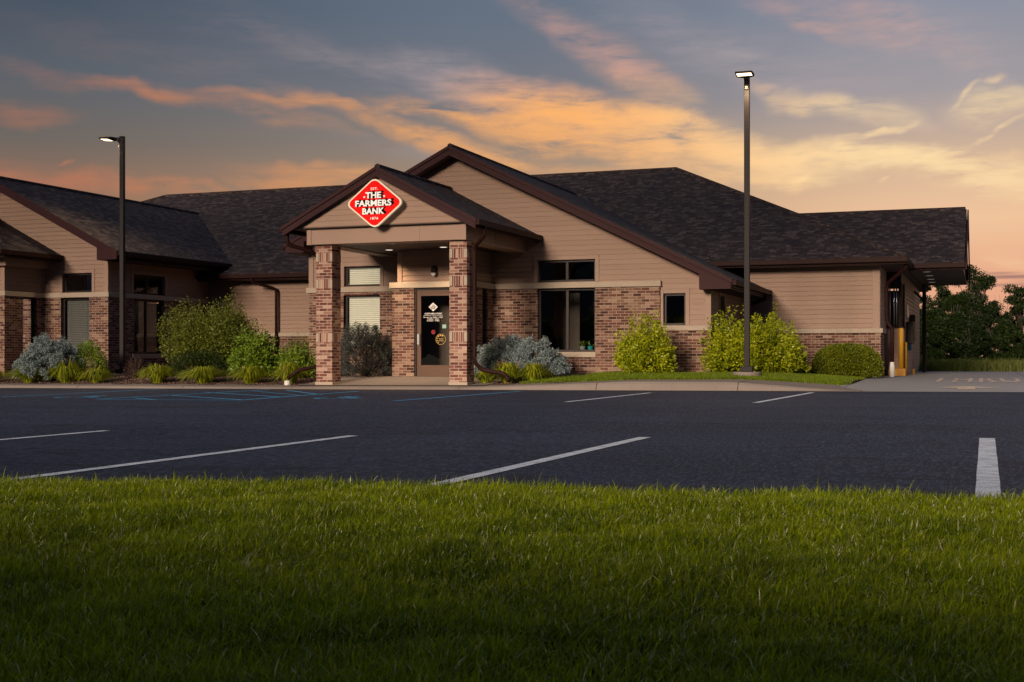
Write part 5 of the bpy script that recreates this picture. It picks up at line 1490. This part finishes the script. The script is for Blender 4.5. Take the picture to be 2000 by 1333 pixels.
T = [
    ('leafy_tree', 'dark full tree just right of the drive-up wall', 1800, 66, 578, 70, 41, 'treeleaf', 40, .16, .08),
    ('leafy_tree', 'tall loose tree with sky showing through, rising behind the canopy edge', 1836, 78, 545, 74, 42, 'treeleaf2', 34, .17, .2),
    ('leafy_tree', 'tallest rounded tree just right of the canopy roof', 1902, 76, 517, 84, 43, 'treeleaf2', 46, .17, .3),
    ('leafy_tree', 'dark mid-height tree between the two tallest crowns', 1868, 64, 577, 62, 44, 'treeleaf', 42, .15, .06),
    ('leafy_tree', 'dark dense tree below the bare twigs', 1930, 66, 590, 66, 45, 'treeleaf2', 42, .15, .06),
    ('leafy_tree', 'tree at the right picture edge with a ragged crown', 1992, 70, 550, 72, 46, 'treeleaf2', 46, .16, .12),
    ('leafy_tree', 'low dark tree partly behind the canopy post', 1822, 60, 612, 56, 47, 'treeleaf', 36, .14, .02),
    ('leafy_tree', 'low green tree near the field in front of the tree line', 1965, 62, 628, 60, 48, 'treeleaf', 36, .14, .02),
    ('leafy_tree', 'low bushy tree under the tallest crown', 1896, 61, 622, 60, 49, 'treeleaf2', 36, .14, .02),
]
for (nm, lb, px, Y, hp, wp, sd_, mt, nc, lf, th_) in T: tree(nm, lb, px, Y, hp, wp, sd_, M[mt], nc + 14, lf * .72, th_, per=300)
# more of the wood beyond the frame, for reflections and side views
for k, px in enumerate((2060, 2120, 2200)):
    tree('leafy_tree', 'tree of the wood line to the right of the frame', px, 68 + 3 * k, 560 - 8 * k, 84, 60 + k, M['treeleaf2'], 30, .2, .1, per=90)
# bare twigs
x, _ = onY(1953, 600, 72)
bt_ = empty('bare_tree', (x, 72, 0), 'thin bare twiggy treetop showing against the sunset between two crowns', 'tree')
m = MB(); rr = random.Random(4)
m.tube([(x, 72, -.1), (x, 72, 2.6)], [.06, .03], 6)
for k in range(16):
    a0 = rr.uniform(-.7, .7); l_ = rr.uniform(1.0, 2.2); b0 = Vector((x, 72, rr.uniform(1.6, 2.6))); e = b0 + Vector((math.sin(a0) * l_ * .6, rr.uniform(-.3, .3), math.cos(a0) * l_))
    m.tube([b0, b0.lerp(e, .5) + Vector((.08, 0, 0)), e], [.02, .012, .004], 4)
m.build('trunk', M['bark'], bt_)

# unseen hedgerow added behind the camera to darken the near lawn
def added_hedge():
    rng = np.random.default_rng(77); n = 60000; x0, x1, y0, y1, h = -26, 14, -4.3, -3.1, 2.62
    f = rng.uniform(0, 1, n); P = np.empty((n, 3)); P[:, 0] = rng.uniform(x0, x1, n)
    face = rng.integers(0, 3, n)
    P[:, 1] = np.where(face == 0, y1 - .15 * f, np.where(face == 1, y0 + .15 * f, rng.uniform(y0, y1, n)))
    P[:, 2] = np.where(face == 2, h - .15 * f + .06 * np.sin(P[:, 0] * 3), rng.uniform(0, h, n))
    V, F = leafquads(P, unit(rng.normal(size=(n, 3))), .12, .08, rng)
    t = empty('added_hedge', (-6, -3.7, 0), 'long unseen green hedgerow added behind the camera to shade the lawn', 'added_hedge')
    npmesh('foliage', V, F, M['mid'], t)
    m = MB(); m.box(x0 + .2, x1 - .2, y0 + .35, y1 - .35, -.1, h - .3); m.build('branch', M['twig'], t)
added_hedge()

# unseen trees added behind the camera; their crowns darken roofs, gables and left wing
for k, (tx, ty, zt, rr_, th_, lb) in enumerate((
        (-44, -7, 21, 5.0, .30, 'tall unseen tree added for shade behind the camera, farthest to the left'),
        (-36, -6, 22, 5.0, .32, 'tall broad unseen tree added for shade behind the camera on the left'),
        (-27, -7, 24, 4.6, .56, 'high-crowned unseen tree added for shade behind the camera left of centre'),
        (-18, -8, 25, 4.6, .58, 'high-crowned unseen tree added for shade straight behind the camera side of the hedgerow'),
        (-9, -7, 24, 4.6, .56, 'high-crowned unseen tree added for shade nearest the camera'))):
    tree('added_shade_tree', lb, 0, 0, 0, 0, 90 + k, M['treeleaf'], 50, .5, th_, 0, 90, 1.0, 'unseen shade trees added behind the camera', (tx, ty, zt, rr_))

# the small glowing faces are found by the camera rays themselves; the lamps do the lighting
for k in ('white', 'ivory', 'red', 'blind', 'led', 'downlight', 'downlight_dim'):
    M[k].cycles.emission_sampling = 'NONE'
